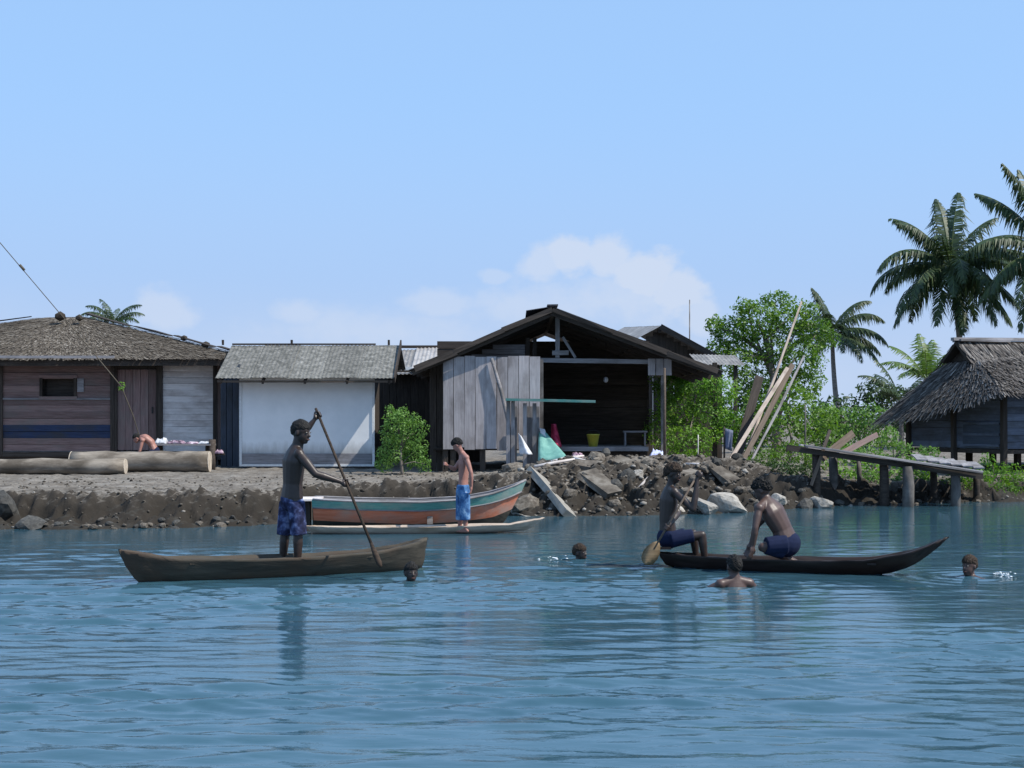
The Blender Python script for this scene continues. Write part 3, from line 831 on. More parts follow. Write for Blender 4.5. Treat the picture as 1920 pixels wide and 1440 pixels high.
# ------------------------------------------------------------ brown-roofed house (picture left)
YH = 35.6
def HX(px, Y=YH): return (px - 960) * Y / FPX
def HZ(py, Y=YH): return CAM_H + (HORIZON - py) * Y / FPX
house = thing('stilt_house', 'brown-roofed plank house with blue painted band along its wall, behind logs', 'house', (HX(200), YH, gh(HX(200), YH)))
zf, ze = HZ(846), HZ(672)
xl, xr = -15.6, HX(407)
def hboards(parent, x0, x1, z0, z1, Y, mat, h=.165, holes=(), matf=None, t=.03):
    n = max(1, round((z1 - z0) / h)); h = (z1 - z0) / n
    for i in range(n):
        za = z0 + i * h; zm = za + h / 2
        segs = [(x0, x1)]
        for (hx0, hx1, hz0, hz1) in holes:
            if hz0 < zm < hz1:
                ns = []
                for (a, b) in segs:
                    if hx0 > a: ns.append((a, min(b, hx0)))
                    if hx1 < b: ns.append((max(a, hx1), b))
                segs = ns
        for (a, b) in segs:
            if b - a < .03: continue
            mm = matf(zm) if matf else mat
            lap = .012 if i % 2 else 0
            board('board', (a, Y - lap - random.uniform(0, .006), zm), (b, Y - lap - random.uniform(0, .006), zm), h * .965, t, mm, parent, (0, -1, 0) if False else (0, 1, 0), .003)
# boards: width is measured along local Y (vertical here) because local Z points away from the viewer
win = (HX(78), HX(142), HZ(746), HZ(706))
zb0, zb1 = HZ(822), HZ(797)
hboards(house, xl, HX(215), zf, ze - .02, YH, M['brown_wood'], .168, [win], lambda z: M['blue_paint'] if zb0 - .02 < z < zb1 + .04 and True else M['brown_wood'])
hboards(house, HX(300), xr, zf, ze - .02, YH, M['pale_wood'], .155)
# door of upright planks in a frame
door = link('door', raw_mesh('door', *quad_box((0, 0, 0), HX(293) - HX(220), .03, HZ(692) - HZ(844)), [M['brown_wood']]), house, ((HX(293) + HX(220)) / 2, YH + .05, (HZ(692) + HZ(844)) / 2))
for i in range(5):
    xa = lerp(HX(220), HX(293), (i + .5) / 5)
    board('plank', (xa, YH + .015, HZ(844)), (xa, YH + .015, HZ(693)), (HX(293) - HX(220)) / 5 * .95, .03, M['brown_wood'], door, (0, 1, 0))
board('handle', (HX(286), YH - .02, HZ(775)), (HX(286), YH - .02, HZ(763)), .03, .03, M['black_iron'], door, (0, 1, 0))
for px in (217, 297):
    board('door_post', (HX(px), YH - .03, zf - .05), (HX(px), YH - .03, ze), .09, .07, M['dark_wood'], house, (0, 1, 0))
board('lintel', (HX(221), YH - .03, HZ(688)), (HX(293), YH - .03, HZ(688)), .09, .06, M['dark_wood'], house, (0, 1, 0))
# window: dark unglazed opening with a frame and a prop-up shutter leaf set back inside
wnd = link('window', raw_mesh('window', *quad_box((0, 0, 0), win[1] - win[0] - .1, .02, win[3] - win[2] - .1), [M['dark_wood']]), house, ((win[0] + win[1]) / 2, YH + .25, (win[2] + win[3]) / 2))
for a, b in (((win[0], win[2]), (win[1], win[2])), ((win[0], win[3]), (win[1], win[3]))):
    board('frame', (a[0] - .05, YH - .03, a[1]), (b[0] + .05, YH - .03, b[1]), .07, .08, M['brown_wood'], wnd, (0, 1, 0))
for x in (win[0], win[1]):
    board('frame', (x, YH - .028, win[2] + .04), (x, YH - .028, win[3] - .04), .07, .07, M['dark_wood'], wnd, (0, 1, 0))
board('shutter', (HX(146), YH - .04, (win[2] + win[3]) / 2 + .05), (HX(158), YH - .04, (win[2] + win[3]) / 2 + .05), .34, .025, M['grey_wood'], house, (0, 1, 0))
for px in (3, 212, 302, 404):
    board('corner_post', (HX(px), YH - .05, zf - .1), (HX(px), YH - .05, ze), .10, .06, M['dark_wood'], house, (0, 1, 0))
board('sill_beam', (xl, YH - .02, zf - .08), (xr, YH - .02, zf - .08), .12, .10, M['dark_wood'], house, (0, 1, 0))
board('rail', (HX(5), YH - .05, HZ(748)), (HX(214), YH - .05, HZ(748)), .045, .03, M['grey_wood'], house, (0, 1, 0))
# solid inside so that no daylight shows between the boards, floor and stilts
link('inner_wall', raw_mesh('inner_wall', *quad_box((0, 0, 0), xr - xl - .1, .04, ze - zf), [M['dark_wood']]), house, ((xl + xr) / 2, YH + .32, (zf + ze) / 2))
link('side_wall', raw_mesh('side_wall', *quad_box((0, 0, 0), .05, 7.0, ze - zf), [M['brown_wood']]), house, (xr - .03, YH + 3.6, (zf + ze) / 2))
link('floor', raw_mesh('floor', *quad_box((0, 0, 0), xr - xl, 7.2, .08), [M['dark_wood']]), house, ((xl + xr) / 2, YH + 3.6, zf - .18))
for px in (10, 110, 215, 300, 400):
    for dy in (.15, 3.0):
        x = HX(px)
        board('stilt', (x, YH + dy, gh(x, YH + dy) - .1), (x, YH + dy, zf - .2), .14, .14, M['dark_wood'], house, (0, 1, 0))
# hip roof of brown leaf thatch
ye, yb = 34.9, 44.0
er, el_ = HX(470, ye), -19.5
apx = P(118, 594, 39.5)
E = [Vector((el_, ye, HZ(674, ye))), Vector((er, ye, HZ(672, ye))), Vector((er, yb, HZ(672, ye))), Vector((el_, yb, HZ(672, ye)))]
R0, R1 = apx + Vector((-.5, 0, -.02)), apx + Vector((.6, 0, 0))
thatch_face('roof_thatch', house, E[0], E[1], R0, R1, 22, 60, .26, M['thatch_brown'], 1, .018, .2)
thatch_face('roof_thatch', house, E[1], E[2], R1, R1 + Vector((0, .02, 0)), 12, 16, .42, M['thatch_brown'], 2, .04)
thatch_face('roof_thatch', house, E[3], E[0], R0, R0 + Vector((0, .02, 0)), 10, 10, .42, M['thatch_brown'], 3, .04)
thatch_face('roof_thatch', house, E[2], E[3], R1, R0, 6, 6, .42, M['thatch_brown'], 4, .04)
board('fascia_or_shade', (el_, ye - .03, HZ(681, ye)), (er, ye - .03, HZ(679, ye)), .17, .04, M['dark_wood'], house, (0, 1, 0))  # dark strip along the eave, widened to paint in the shadow below it
board('eave_board', (HX(0, ye) - .5, ye - .07, HZ(669.5, ye)), (HX(216, ye), ye - .07, HZ(669.5, ye)), .07, .03, M['grey_wood'], house, (0, 1, 0))
# hip poles and odd timbers lying on the roof
hipdir = lambda s: R1.lerp(E[1], s) + Vector((0, 0, .07))
for s0, s1 in ((.02, .30), (.33, .55), (.58, .80), (.83, .98)):
    board('hip_board', hipdir(s0) + Vector((0, 0, random.uniform(0, .05))), hipdir(s1), .16, .03, M['dark_wood'], house, (0, 0, 1), .02)
for s0, s1 in ((.05, .45), (.5, .95)):
    board('hip_board', R0.lerp(E[0], s0) + Vector((0, 0, .07)), R0.lerp(E[0], s1) + Vector((0, 0, .07)), .16, .03, M['dark_wood'], house, (0, 0, 1), .02)
for (px, py, w, h) in ((113, 593, 20, 14), (149, 596, 12, 10), (345, 634, 12, 10), (386, 646, 14, 10)):
    c = P(px, py, 38.5 if px < 200 else 36.6); k = 38 / FPX
    vs, fs = icos(1)
    link('ridge_clod', raw_mesh('ridge_clod', [Vector((v.x * w * k * .6 * random.uniform(.8, 1.2), v.y * .15, v.z * h * k * .6 * random.uniform(.8, 1.2))) for v in vs], fs, [M['thatch_under']]), house, c)

# ------------------------------------------------------------ white hut
YW = 34.0
hut = thing('white_hut', 'small white painted hut with lichen-grey lean-to roof', 'hut', (HX(575, YW), YW, gh(HX(575, YW), YW)))
x0, x1 = HX(450, YW), HX(702, YW); z0, z1 = HZ(876, YW), HZ(706, YW)
def wall_box(name, x0, x1, Y, z0, z1, t, mat, parent):
    vs, fs = quad_box(((x1 - x0) / 2, 0, (z1 - z0) / 2), x1 - x0, t, z1 - z0)
    return link(name, raw_mesh(name, vs, fs, [mat]), parent, (x0, Y, z0))
fw = wall_box('front_wall', x0, x1, YW, z0 + .03, z1 + .13, .05, M['white_paint'], hut)
for x in (x0 + .02, x1 - .02):
    board('corner_trim', (x, YW - .035, z0 + .05), (x, YW - .035, z1 + .1), .06, .03, M['white_trim'], hut, (0, 1, 0))
board('base_board', (x0 + .06, YW - .04, z0 + .20), (x1 - .06, YW - .04, z0 + .20), .26, .03, M['grey_wood'], hut, (0, 1, 0))
board('base_sill', (x0, YW - .05, z0 + .05), (x1, YW - .05, z0 + .05), .05, .06, M['white_trim'], hut, (0, 1, 0))
wr = wall_box('side_wall', x1 - .05, x1, YW + .65, z0 + .03, z1 + .12, 1.2, M['dark_wood'], hut)
wl_ = wall_box('porch_wall', HX(405, YW), x0 - .01, YW + .75, z0, z1 + .35, .04, M['slate_blue'], hut)
for i in range(4):
    xa = HX(408 + i * 11.5, YW)
    board('plank', (xa, YW + .71, z0 - .05), (xa, YW + .71, z1 + .3), .135, .025, M['slate_blue'], wl_, (0, 1, 0))
for i in range(5):
    board('wall_panel', (x0 - .02, YW + .05 + i * .15, z0), (x0 - .02, YW + .05 + i * .15, z1 + .3), .14, .03, M['slate_blue'], hut, (1, 0, 0))
# roof: lichen-spotted corrugated sheets sloping towards the water
ey, ez = 33.35, HZ(711, 33.35); ry, rz = 35.3, HZ(650, 35.3)
vdn = Vector((0, ey - ry, ez - rz)); Ls = vdn.length
xs0, xs1 = HX(405, 33.35), HX(737, 33.35)
ns = 5
roof = link('roof', raw_mesh('roof', *quad_box((0, 0, 0), xs1 - xs0 - .1, .06, .06), [M['dark_wood']]), hut, ((xs0 + xs1) / 2, ry, rz - .07))
for i in range(ns):
    xa = lerp(xs0, xs1, i / ns)
    corr_sheet('roof_sheet', (xa - .02, ry, rz + .02 + .006 * (i % 2) + random.uniform(0, .012)), (1, 0, 0), vdn, (xs1 - xs0) / ns + .06, Ls + random.uniform(-.02, .02), M['tin_lichen'], roof, .095, .008)
back = Vector((0, 1.6, -.55))
for i in range(4):
    xa = lerp(xs0, xs1, i / 4)
    corr_sheet('roof_sheet', (xa, ry + .02, rz + .02), (1, 0, 0), back, (xs1 - xs0) / 4 + .03, back.length, M['tin_lichen'], roof, .13, .012)
for k in range(5):
    xa = lerp(xs0 + .1, xs1 - .1, k / 4)
    board('rafter', (xa, ey + .03, ez - .07), (xa, ry, rz - .1), .05, .09, M['dark_wood'], hut, (0, 0, 1))
board('eave_beam', (xs0 + .02, ey + .07, ez - .05), (xs1 - .02, ey + .07, ez - .05), .06, .05, M['timber_brown'], hut)
board('bargeboard', (xs1 + .03, ry + .05, rz + .10), (xs1 + .03, ey - .02, ez - .03), .16, .035, M['dark_wood'], hut, (1, 0, 0))
board('ridge_batten', (xs0, ry, rz + .06), (xs1 - .6, ry, rz + .06), .06, .04, M['dark_wood'], hut)
for px in (418, 547, 729):
    board('ridge_peg', (HX(px, ry), ry, rz + .04), (HX(px, ry), ry, rz + .17), .05, .05, M['dark_wood'], hut, (0, 1, 0))

# ------------------------------------------------------------ back house with pale tin roof, in the gap
YB = 38.5
bh = thing('back_house', 'dark plank house with pale tin roof in the gap beside the white hut', 'house', (HX(790, YB), YB, gh(HX(790, YB), YB)))
bx0, bx1 = HX(690, YB), HX(905, YB)
bz1 = HZ(690, YB)
n = 16
for i in range(n):
    xa = lerp(bx0, bx1, (i + .5) / n)
    board('plank', (xa, YB, gh(xa, YB) - .05), (xa, YB, bz1), (bx1 - bx0) / n * .96, .03, M['dark_wood'], bh, (0, 1, 0))
link('wall_lining', raw_mesh('wall_lining', *quad_box((0, 0, 0), bx1 - bx0, .02, bz1 - .6), [M['dark_wood']]), bh, ((bx0 + bx1) / 2, YB + .06, (bz1 + .6) / 2))
bvd = Vector((0, -2.6, -(HZ(645, 40.5) - HZ(690, 37.9))))
r_ = link('roof', raw_mesh('roof', *quad_box((0, 0, 0), bx1 - bx0, .08, .08), [M['dark_wood']]), bh, ((bx0 + bx1) / 2, 40.5, HZ(645, 40.5) - .08))
for i in range(4):
    xa = lerp(HX(726, 39), bx1 + .2, i / 4)
    corr_sheet('roof_sheet', (xa, 40.5, HZ(645, 40.5) + .01 * (i % 2) - .06 * (3 - i)), (1, 0, .03), bvd, .86, bvd.length, M['tin_light'] if i else M['tin'], r_, .11, .014)
board('fascia_or_shade', (HX(726, 37.9), 37.95, HZ(694, 37.9)), (bx1, 37.95, HZ(694, 37.9)), .10, .04, M['dark_wood'], bh, (0, 1, 0))
board('gutter', (HX(752, 37.7), 37.7, HZ(691, 37.7)), (HX(773, 37.7), 37.7, HZ(691, 37.7)), .09, .10, M['white_trim'], bh, (0, 1, 0))

# ------------------------------------------------------------ open gable shed
YS = 32.0
shed = thing('open_shed', 'open-fronted stilt shed with dark gable roof and grey plank front', 'shed', (HX(1020, YS), YS, gh(HX(1020, YS), YS)))
zfl, zt = HZ(840, YS), HZ(675, YS)
YP = 31.2        # the plank front stands almost flush with the roof edge and catches grazing sun
sx0, sx1 = HX(830, YP), HX(1013, YP)
nP = 9
for i in range(nP):
    xa = lerp(sx0, sx1, (i + .5) / nP)
    topz = HZ(668, YP) + random.uniform(-.02, .02)
    board('plank', (xa, YP, HZ(841, YP) + random.uniform(-.05, .03)), (xa, YP, topz), (sx1 - sx0) / nP * random.uniform(.93, .975), .03, M['lilac_wood'], shed, (0, 1, 0), .005)
for i in range(3):     # upper infill under the left roof slope
    xa = HX(925 + i * 20, YS + .35)
    board('infill_plank', (xa - .5, YS + .35, HZ(667 - i * 9, YS)), (HX(985, YS), YS + .35, HZ(667 - i * 9, YS)), .10, .03, M['grey_wood'], shed, (0, 1, 0))
for i in range(2):     # darker return wall set back at the corner
    xa = HX(812 + i * 13, YS + .4)
    board('plank', (xa, YS + .4, gh(xa, YS + .4)), (xa, YS + .4, HZ(672, YS)), .15, .03, M['dark_wood'], shed, (0, 1, 0))
YF, YBk = 31.05, 38.2
gxa = HX(1036, YF); ridge_z = HZ(578, YF)
eaveL = Vector((HX(772, YF), YF, HZ(694, YF))); eaveR = Vector((HX(1352, YF), YF, HZ(698, YF)))
# posts
def post(px, Y, ztop, w=.13, mat='post', name='post'):
    x = HX(px, Y); return board(name, (x, Y, gh(x, Y) - .15), (x, Y, ztop), w, w, M[mat], shed, (0, 1, 0))
post(835, YP + .1, HZ(668, YP), .12, 'dark_wood'); post(1013, YP + .1, HZ(672, YP))
post(1244, YS, zt - .04, .11); post(1206, 37.0, 3.9, .12, 'dark_wood')
for px in (850, 905, 960): post(px, YP + .12, HZ(842, YP) - .03, .12, 'dark_wood', 'stilt')
for px in (1070, 1140, 1205): post(px, YS + .25, zfl - .1, .12, 'dark_wood', 'stilt')
post(840, 37.3, 3.4, .12, 'dark_wood'); post(1340, 36.6, 3.3, .12, 'dark_wood')
# floor
fl = link('floor', raw_mesh('floor', *quad_box((0, 0, 0), HX(1215, YS) - HX(812, YS), 5.4, .05), [M['dark_wood']]), shed, ((HX(1215, YS) + HX(812, YS)) / 2, YS + 2.9, zfl - .03))
for k in range(10):
    board('floor_board', (HX(1016, YS), YS + .12 + k * .19, zfl + .01), (HX(1215, YS), YS + .12 + k * .19, zfl + .01), .18, .03, M['grey_wood'], fl)
board('floor_beam', (HX(1016, YS), YS + .02, zfl - .02), (HX(1216, YS), YS + .02, zfl - .02), .10, .07, M['grey_wood'], shed, (0, 1, 0))
board('floor_beam', (HX(1016, YS), YS + .3, zfl - .12), (HX(1216, YS), YS + .3, zfl - .12), .12, .10, M['dark_wood'], shed, (0, 1, 0))
# back wall of dark horizontal boards, left inner wall
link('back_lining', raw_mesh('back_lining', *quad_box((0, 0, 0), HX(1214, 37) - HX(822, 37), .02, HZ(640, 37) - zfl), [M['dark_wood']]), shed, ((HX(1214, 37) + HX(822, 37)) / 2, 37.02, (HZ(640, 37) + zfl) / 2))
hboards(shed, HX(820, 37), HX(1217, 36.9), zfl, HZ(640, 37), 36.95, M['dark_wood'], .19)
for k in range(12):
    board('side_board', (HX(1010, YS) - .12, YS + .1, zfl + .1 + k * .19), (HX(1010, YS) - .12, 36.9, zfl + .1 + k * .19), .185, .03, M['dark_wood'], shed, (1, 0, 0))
# tie beam, king post, braces
board('tie_beam', (HX(985, YS), YS - .06, zt), (HX(1256, YS), YS - .06, zt - .05), .10, .08, M['grey_wood'], shed, (0, 1, 0))
board('king_post', (HX(1045, YS), YS - .06, zt + .05), (HX(1045, YS), YS - .06, ridge_z - .15), .10, .07, M['grey_wood'], shed, (0, 1, 0))
board('brace', (HX(1055, YS), YS - .04, HZ(632, YS)), (HX(1079, YS), YS - .04, zt + .05), .06, .05, M['grey_wood'], shed, (0, 1, 0))
board('collar', (HX(1035, YS), YS - .1, HZ(662, YS)), (HX(1066, YS), YS - .1, HZ(662, YS)), .10, .04, M['grey_wood'], shed, (0, 1, 0))
for px in (990, 1003):
    board('stud', (HX(px, YS), YS + .3, zt), (HX(px, YS), YS + .3, HZ(632, YS)), .09, .06, M['dark_wood'], shed, (0, 1, 0))
for i in range(3):
    xa = HX(1216 + i * 15, YS)
    board('valance_plank', (xa + .06, YS - .12, HZ(704, YS)), (xa + .06, YS - .12, HZ(673, YS)), .165, .025, M['lilac_wood'], shed, (0, 1, 0))
# roof: rafters, purlins, dark corrugated sheets; the left slope in two stepped runs
apF = Vector((gxa, YF, ridge_z)); apB = Vector((gxa, YBk, ridge_z - .08))
sroof = link('roof', raw_mesh('roof', *quad_box((0, 0, 0), .09, YBk - YF - .1, .10), [M['dark_wood']]), shed, (gxa, (YF + YBk) / 2, ridge_z - .12))
for side, ev in ((-1, eaveL), (1, eaveR)):
    full = ev - apF
    mid = .40 if side < 0 else .52
    nS = 10; w = (YBk - YF) / nS
    for k in range(nS):
        y = YF + k * w
        j1 = random.uniform(-.03, .03) if k else 0
        up = apF + Vector((0, y - YF, .03 + .004 * (k % 2)))
        corr_sheet('roof_sheet', up + full.normalized() * j1, (0, 1, 0), full, w + .05, full.length * mid + .06, M['tin_dark'], sroof, .1, .013)
        lo = apF + full * mid + Vector((0, y - YF, -.035 + .004 * (k % 2)))
        low_dir = full + Vector((0, 0, .10 if side < 0 else .16))
        corr_sheet('roof_sheet', lo, (0, 1, 0), low_dir, w + .05, full.length * (1 - mid) + random.uniform(-.04, .06), M['tin_dark'], sroof, .1, .013)
    for k in range(6):
        y = YF + .12 + k * 1.45
        o_ = Vector((0, y - YF, -.10))
        board('rafter', apF + o_, ev + o_ + Vector((0, 0, .04)), .06, .12, M['dark_wood'], sroof, (0, 0, 1))
    for s in (.12, .32, .52, .72, .92):
        q = apF + full * s + Vector((0, 0, -.035))
        board('purlin', q, q + Vector((0, YBk - YF, 0)), .07, .05, M['dark_wood'], sroof)
    for q0, q1 in ((0, .36), (.345, .70), (.68, .98)):
        board('bargeboard', apF + full * q0 + Vector((0, -.04 - .01 * q0, -.02 + random.uniform(-.02, .02))), apF + full * q1 + Vector((0, -.04 - .01 * q0, random.uniform(-.03, .02))), .03, random.uniform(.09, .14), M['dark_wood'], sroof, (0, 0, 1), .012)
# raised ridge sheet lifted at the left of the apex, as the photo's step shows
corr_sheet('ridge_sheet', apF + Vector((-.58, -.05, -.06)), (0, 1, 0), Vector((.62, 0, .10)), 2.2, .63, M['tin_dark'], sroof, .1, .013)
board('ridge_cap', apF + Vector((0, -.05, .07)), apB + Vector((0, 0, .12)), .24, .03, M['tin_dark'], sroof)
# gap-side boards seen pale through the open gable
hboards(shed, HX(940, 37.2), HX(1040, 37.2), HZ(672, 37.2), HZ(640, 37.2), 37.2, M['pale_wood'], .13)

# ------------------------------------------------------------ second shed behind, right
YR = 41.0
s2 = thing('rear_shed', 'second dark gabled shed roof showing behind the open shed', 'shed', (HX(1250, YR), YR, gh(HX(1250, YR), YR)))
f0 = P(1238, 611, YR); f1 = P(1170, 614, 46.0)
rdir = (f1 - f0)
er_ = P(1350, 672, 40.3) - f0; el2 = P(1130, 668, 41.5) - f0
r2_ = link('roof', raw_mesh('roof', *quad_box((0, 0, 0), .1, .4, .1), [M['dark_wood']]), s2, f0 + Vector((0, .3, -.15)))
for k in range(6):
    a = f0 + rdir * (k / 6)
    corr_sheet('roof_sheet', a + Vector((0, 0, .004 * (k % 2))), rdir, er_, rdir.length / 6 + .05, er_.length, M['tin_dark'], r2_, .11, .013)
    corr_sheet('roof_sheet', a + Vector((0, 0, .004 * (k % 2) - .01)), rdir, el2, rdir.length / 6 + .05, el2.length, M['tin_light'], r2_, .11, .013)
for i in range(18):
    x = lerp(f0.x - 1.7, f0.x + 1.75, i / 17)
    t_ = abs(x - f0.x) / (er_.x)
    board('plank', (x, YR + .35, gh(x, YR)), (x, YR + .35, f0.z - .12 + er_.z * min(1, t_)), .2, .03, M['dark_wood'], s2, (0, 1, 0))
board('bargeboard', f0 + Vector((0, -.05, -.02)), f0 + er_ + Vector((0, -.05, -.02)), .03, .16, M['dark_wood'], r2_, (0, 0, 1))
la = P(1292, 664, 39.6)
for k in range(3):
    corr_sheet('lean_to_sheet', la + Vector((k * .42, 0, -.01 * k)), (1, 0, -.03), Vector((.1, -1.2, -.33)), .46, 1.25, M['tin'], r2_, .1, .013)
for k in range(3):
    xx = la.x + .15 + k * .5
    board('lean_to_post', (xx, 38.6, gh(xx, 38.6)), (xx, 38.6, la.z - .36), .1, .1, M['dark_wood'], s2, (0, 1, 0))

# ------------------------------------------------------------ thatched house (picture right)
th = thing('thatched_house', 'stilt house with thick grey thatched hip roof and grey-blue plank walls', 'house', (12.2, 36.0, gh(12.2, 36)))
rd = Vector((.92, .38, 0)).normalized(); pd = Vector((.38, -.92, 0)).normalized()
Re = P(1812, 640, 36.2)                     # ridge end
Rz = Re.z
Re2 = Re + rd * 6.5 + Vector((0, 0, .12))
bc = Re - rd * 1.25; bc.z = 0
near = bc + pd * 2.65; far = bc - pd * 1.80
near.z = HZ(734, near.y); far.z = HZ(782, far.y)
near2 = near + rd * 8.0; near2.z = near.z + .05
far2 = far + rd * 8.0
gab = Re - Vector((0, 0, .42)) - rd * .1     # hip rises to a small smoke gable below the ridge end
g0 = gab + pd * .55 ; g1 = gab - pd * .55
g0.z = g1.z = Rz - .50
thatch_face('hip_thatch', th, far, near, g1, g0, 19, 50, .44, M['thatch_grey'], 11, .07, .5)
thatch_face('front_thatch', th, near, near2, g0 + Vector((0, 0, 0)), Re2 + pd * .05, 19, 50, .44, M['thatch_grey'], 12, .07, .5)
thatch_face('ridge_thatch', th, g0 - rd * .25 - Vector((0, 0, .05)), g0 + rd * 7.0, Re - rd * .35, Re2, 5, 50, .40, M['thatch_grey'], 13, .05, .4)
thatch_face('ridge_thatch', th, g1 + rd * 7.0, g1 - rd * .25, Re2, Re - rd * .35, 5, 16, .40, M['thatch_grey'], 14, .05, .4)
thatch_face('rear_thatch', th, far2, far, Re2 - pd * .05, g1, 10, 10, .46, M['thatch_grey'], 15, .07, .5)
board('ridge_pole', Re - rd * .45 + Vector((0, 0, .05)), Re2 + Vector((0, 0, .05)), .12, .08, M['grey_wood'], th)
for dz, off in ((.02, .12), (.0, -.14)):
    board('ridge_pole', Re - rd * .3 + pd * off + Vector((0, 0, dz)), Re + rd * 1.3 + pd * off + Vector((0, 0, dz)), .08, .05, M['grey_wood'], th)
link('gable_panel', raw_mesh('gable_panel', [v - th.location for v in (g0 - rd * .02, g1 - rd * .02, Re + rd * .05, Re + rd * .3, g1 + rd * .3, g0 + rd * .3)], [(0, 1, 2), (5, 3, 4), (0, 2, 3, 5), (1, 4, 3, 2), (0, 5, 4, 1)], [M['dark_wood']]), th, th.location)
# walls: boards on the hip end and on the front
wn_ = near - pd * .55 + rd * .62; wf_ = far + pd * .35 + rd * .62
zw0 = HZ(842, 34.0); zw1 = zw0 + 1.35
nb = 8
for i in range(nb):
    z = lerp(zw0, zw1, (i + .5) / nb); h = (zw1 - zw0) / nb * .96
    board('board', Vector((wf_.x, wf_.y, z)), Vector((wn_.x, wn_.y, z)), h, .03, M['house_blue'], th, tuple(rd), .004)
    f2 = Vector((wn_.x, wn_.y, z)) + rd * 6.5
    board('board', Vector((wn_.x, wn_.y, z)) + rd * .05, f2, h, .03, M['house_blue'], th, tuple(-pd), .004)
lin = [wf_ + rd * .06, wn_ + rd * .06 + pd * -.06, wn_ + rd * 6.5 - pd * .06]
for a_, b_ in ((lin[0], lin[1]), (lin[1], lin[2])):
    link('wall_lining', raw_mesh('wall_lining', [Vector((q.x, q.y, z)) - th.location for z in (zw0, zw1) for q in (a_, b_)], [(0, 1, 3, 2)], [M['dark_wood']]), th, th.location)
for q in (wf_, wf_.lerp(wn_, .5), wn_, wn_ + rd * 2.5):
    board('corner_post', (q.x - rd.x * .04, q.y - rd.y * .04 - .02, gh(q.x, q.y) - .1), (q.x - rd.x * .04, q.y - rd.y * .04 - .02, zw1 + .1), .12, .12, M['dark_wood'], th, tuple(rd))
for k in range(3):
    q = wf_.lerp(wn_, .25 + .25 * k) + rd * 1.2
    board('stilt', (q.x, q.y, gh(q.x, q.y) - .1), (q.x, q.y, zw0), .13, .13, M['dark_wood'], th, tuple(rd))
link('floor', raw_mesh('floor', [Vector((q.x, q.y, zw0 - dz)) - th.location for dz in (.02, .12) for q in (wf_, wn_, wn_ + rd * 6.5, wf_ + rd * 6.5)],
     [(0, 1, 2, 3), (7, 6, 5, 4), (0, 4, 5, 1), (1, 5, 6, 2), (2, 6, 7, 3), (3, 7, 4, 0)], [M['dark_wood']]), th, th.location)
# shuttered window, lighter blue, on the near end of the end wall
a = wf_.lerp(wn_, .60); b = wf_.lerp(wn_, .97)
wz0, wz1 = zw0 + .08, zw0 + .62
sh = board('window_shutter', Vector((a.x, a.y, (wz0 + wz1) / 2)) - rd * .04, Vector((b.x, b.y, (wz0 + wz1) / 2)) - rd * .04, wz1 - wz0, .03, M['slate_blue'], th, tuple(rd))
for z in (wz0, (wz0 + wz1) / 2, wz1):
    board('batten', Vector((a.x, a.y, z)) - rd * .07, Vector((b.x, b.y, z)) - rd * .07, .06, .025, M['house_blue'], th, tuple(rd))
# ================================================================== YARD AND BANK
# ---- logs
def log(label, pxa, pxb, pyc, Y, r, seed, tilt=0.0):
    a = P(pxa, pyc, Y); b = P(pxb, pyc, Y); 
    g = max(gh(a.x, Y), gh(b.x, Y)); a.z = b.z = g + r * .93
    b.z += tilt
    random.seed(seed)
    t = thing('log', label, 'log', ((a.x + b.x) / 2, Y, g), 'cut logs lying in front of the house')
    n = 12
    pts = [a.lerp(b, i / n) + Vector((0, random.uniform(-.012, .012), random.uniform(-.01, .01))) for i in range(n + 1)]
    body = tube('bark', pts, [r * random.uniform(.95, 1.04) for _ in pts], M['log'], t, 18, .015)
    for e, s in ((a, -1), (b, 1)):
        tube('sawn_end', [e - Vector((.004 * s, 0, 0)), e + Vector((.012 * s, 0, 0))], [r * .985, r * .985], M['log_end'], t, 18, 0, False)
log('shorter back log with its cut end by the white hut', 135, 393, 868, 31.6, .235, 1)
log('long front log running out of the picture beside the earth bank', -140, 235, 879, 30.2, .165, 2)
random.seed(99)

# ---- laundry on and behind the back log
def cloth(name, label, cat, center, w, d, h, mat, seed, group=None, n=14):
    """crumpled heap of cloth"""
    r = np.random.default_rng(seed); u = np.linspace(-1, 1, n)
    X, Yy = np.meshgrid(u, u)
    rr = np.clip(1.15 - np.maximum(np.abs(X), np.abs(Yy)) ** 5, 0, 1)
    Z = h * rr * (.15 + 1.7 * fbm(X * 2.6 + seed, Yy * 2.6 + seed * 2, 3)) 
    X = X + .12 * (fbm(X * 3 + seed, Yy * 3, 2) - .5); Yy = Yy + .12 * (fbm(X * 3, Yy * 3 + seed, 2) - .5)
    V = np.stack([X.ravel() * w / 2, Yy.ravel() * d / 2, Z.ravel()], 1)
    o = link(name, raw_mesh(name, V, grid_faces(n, n), [mat], True), None, center)
    m = o.modifiers.new('thickness', 'SOLIDIFY'); m.thickness = .012; m.offset = -1
    return tag(o, label, cat, group)
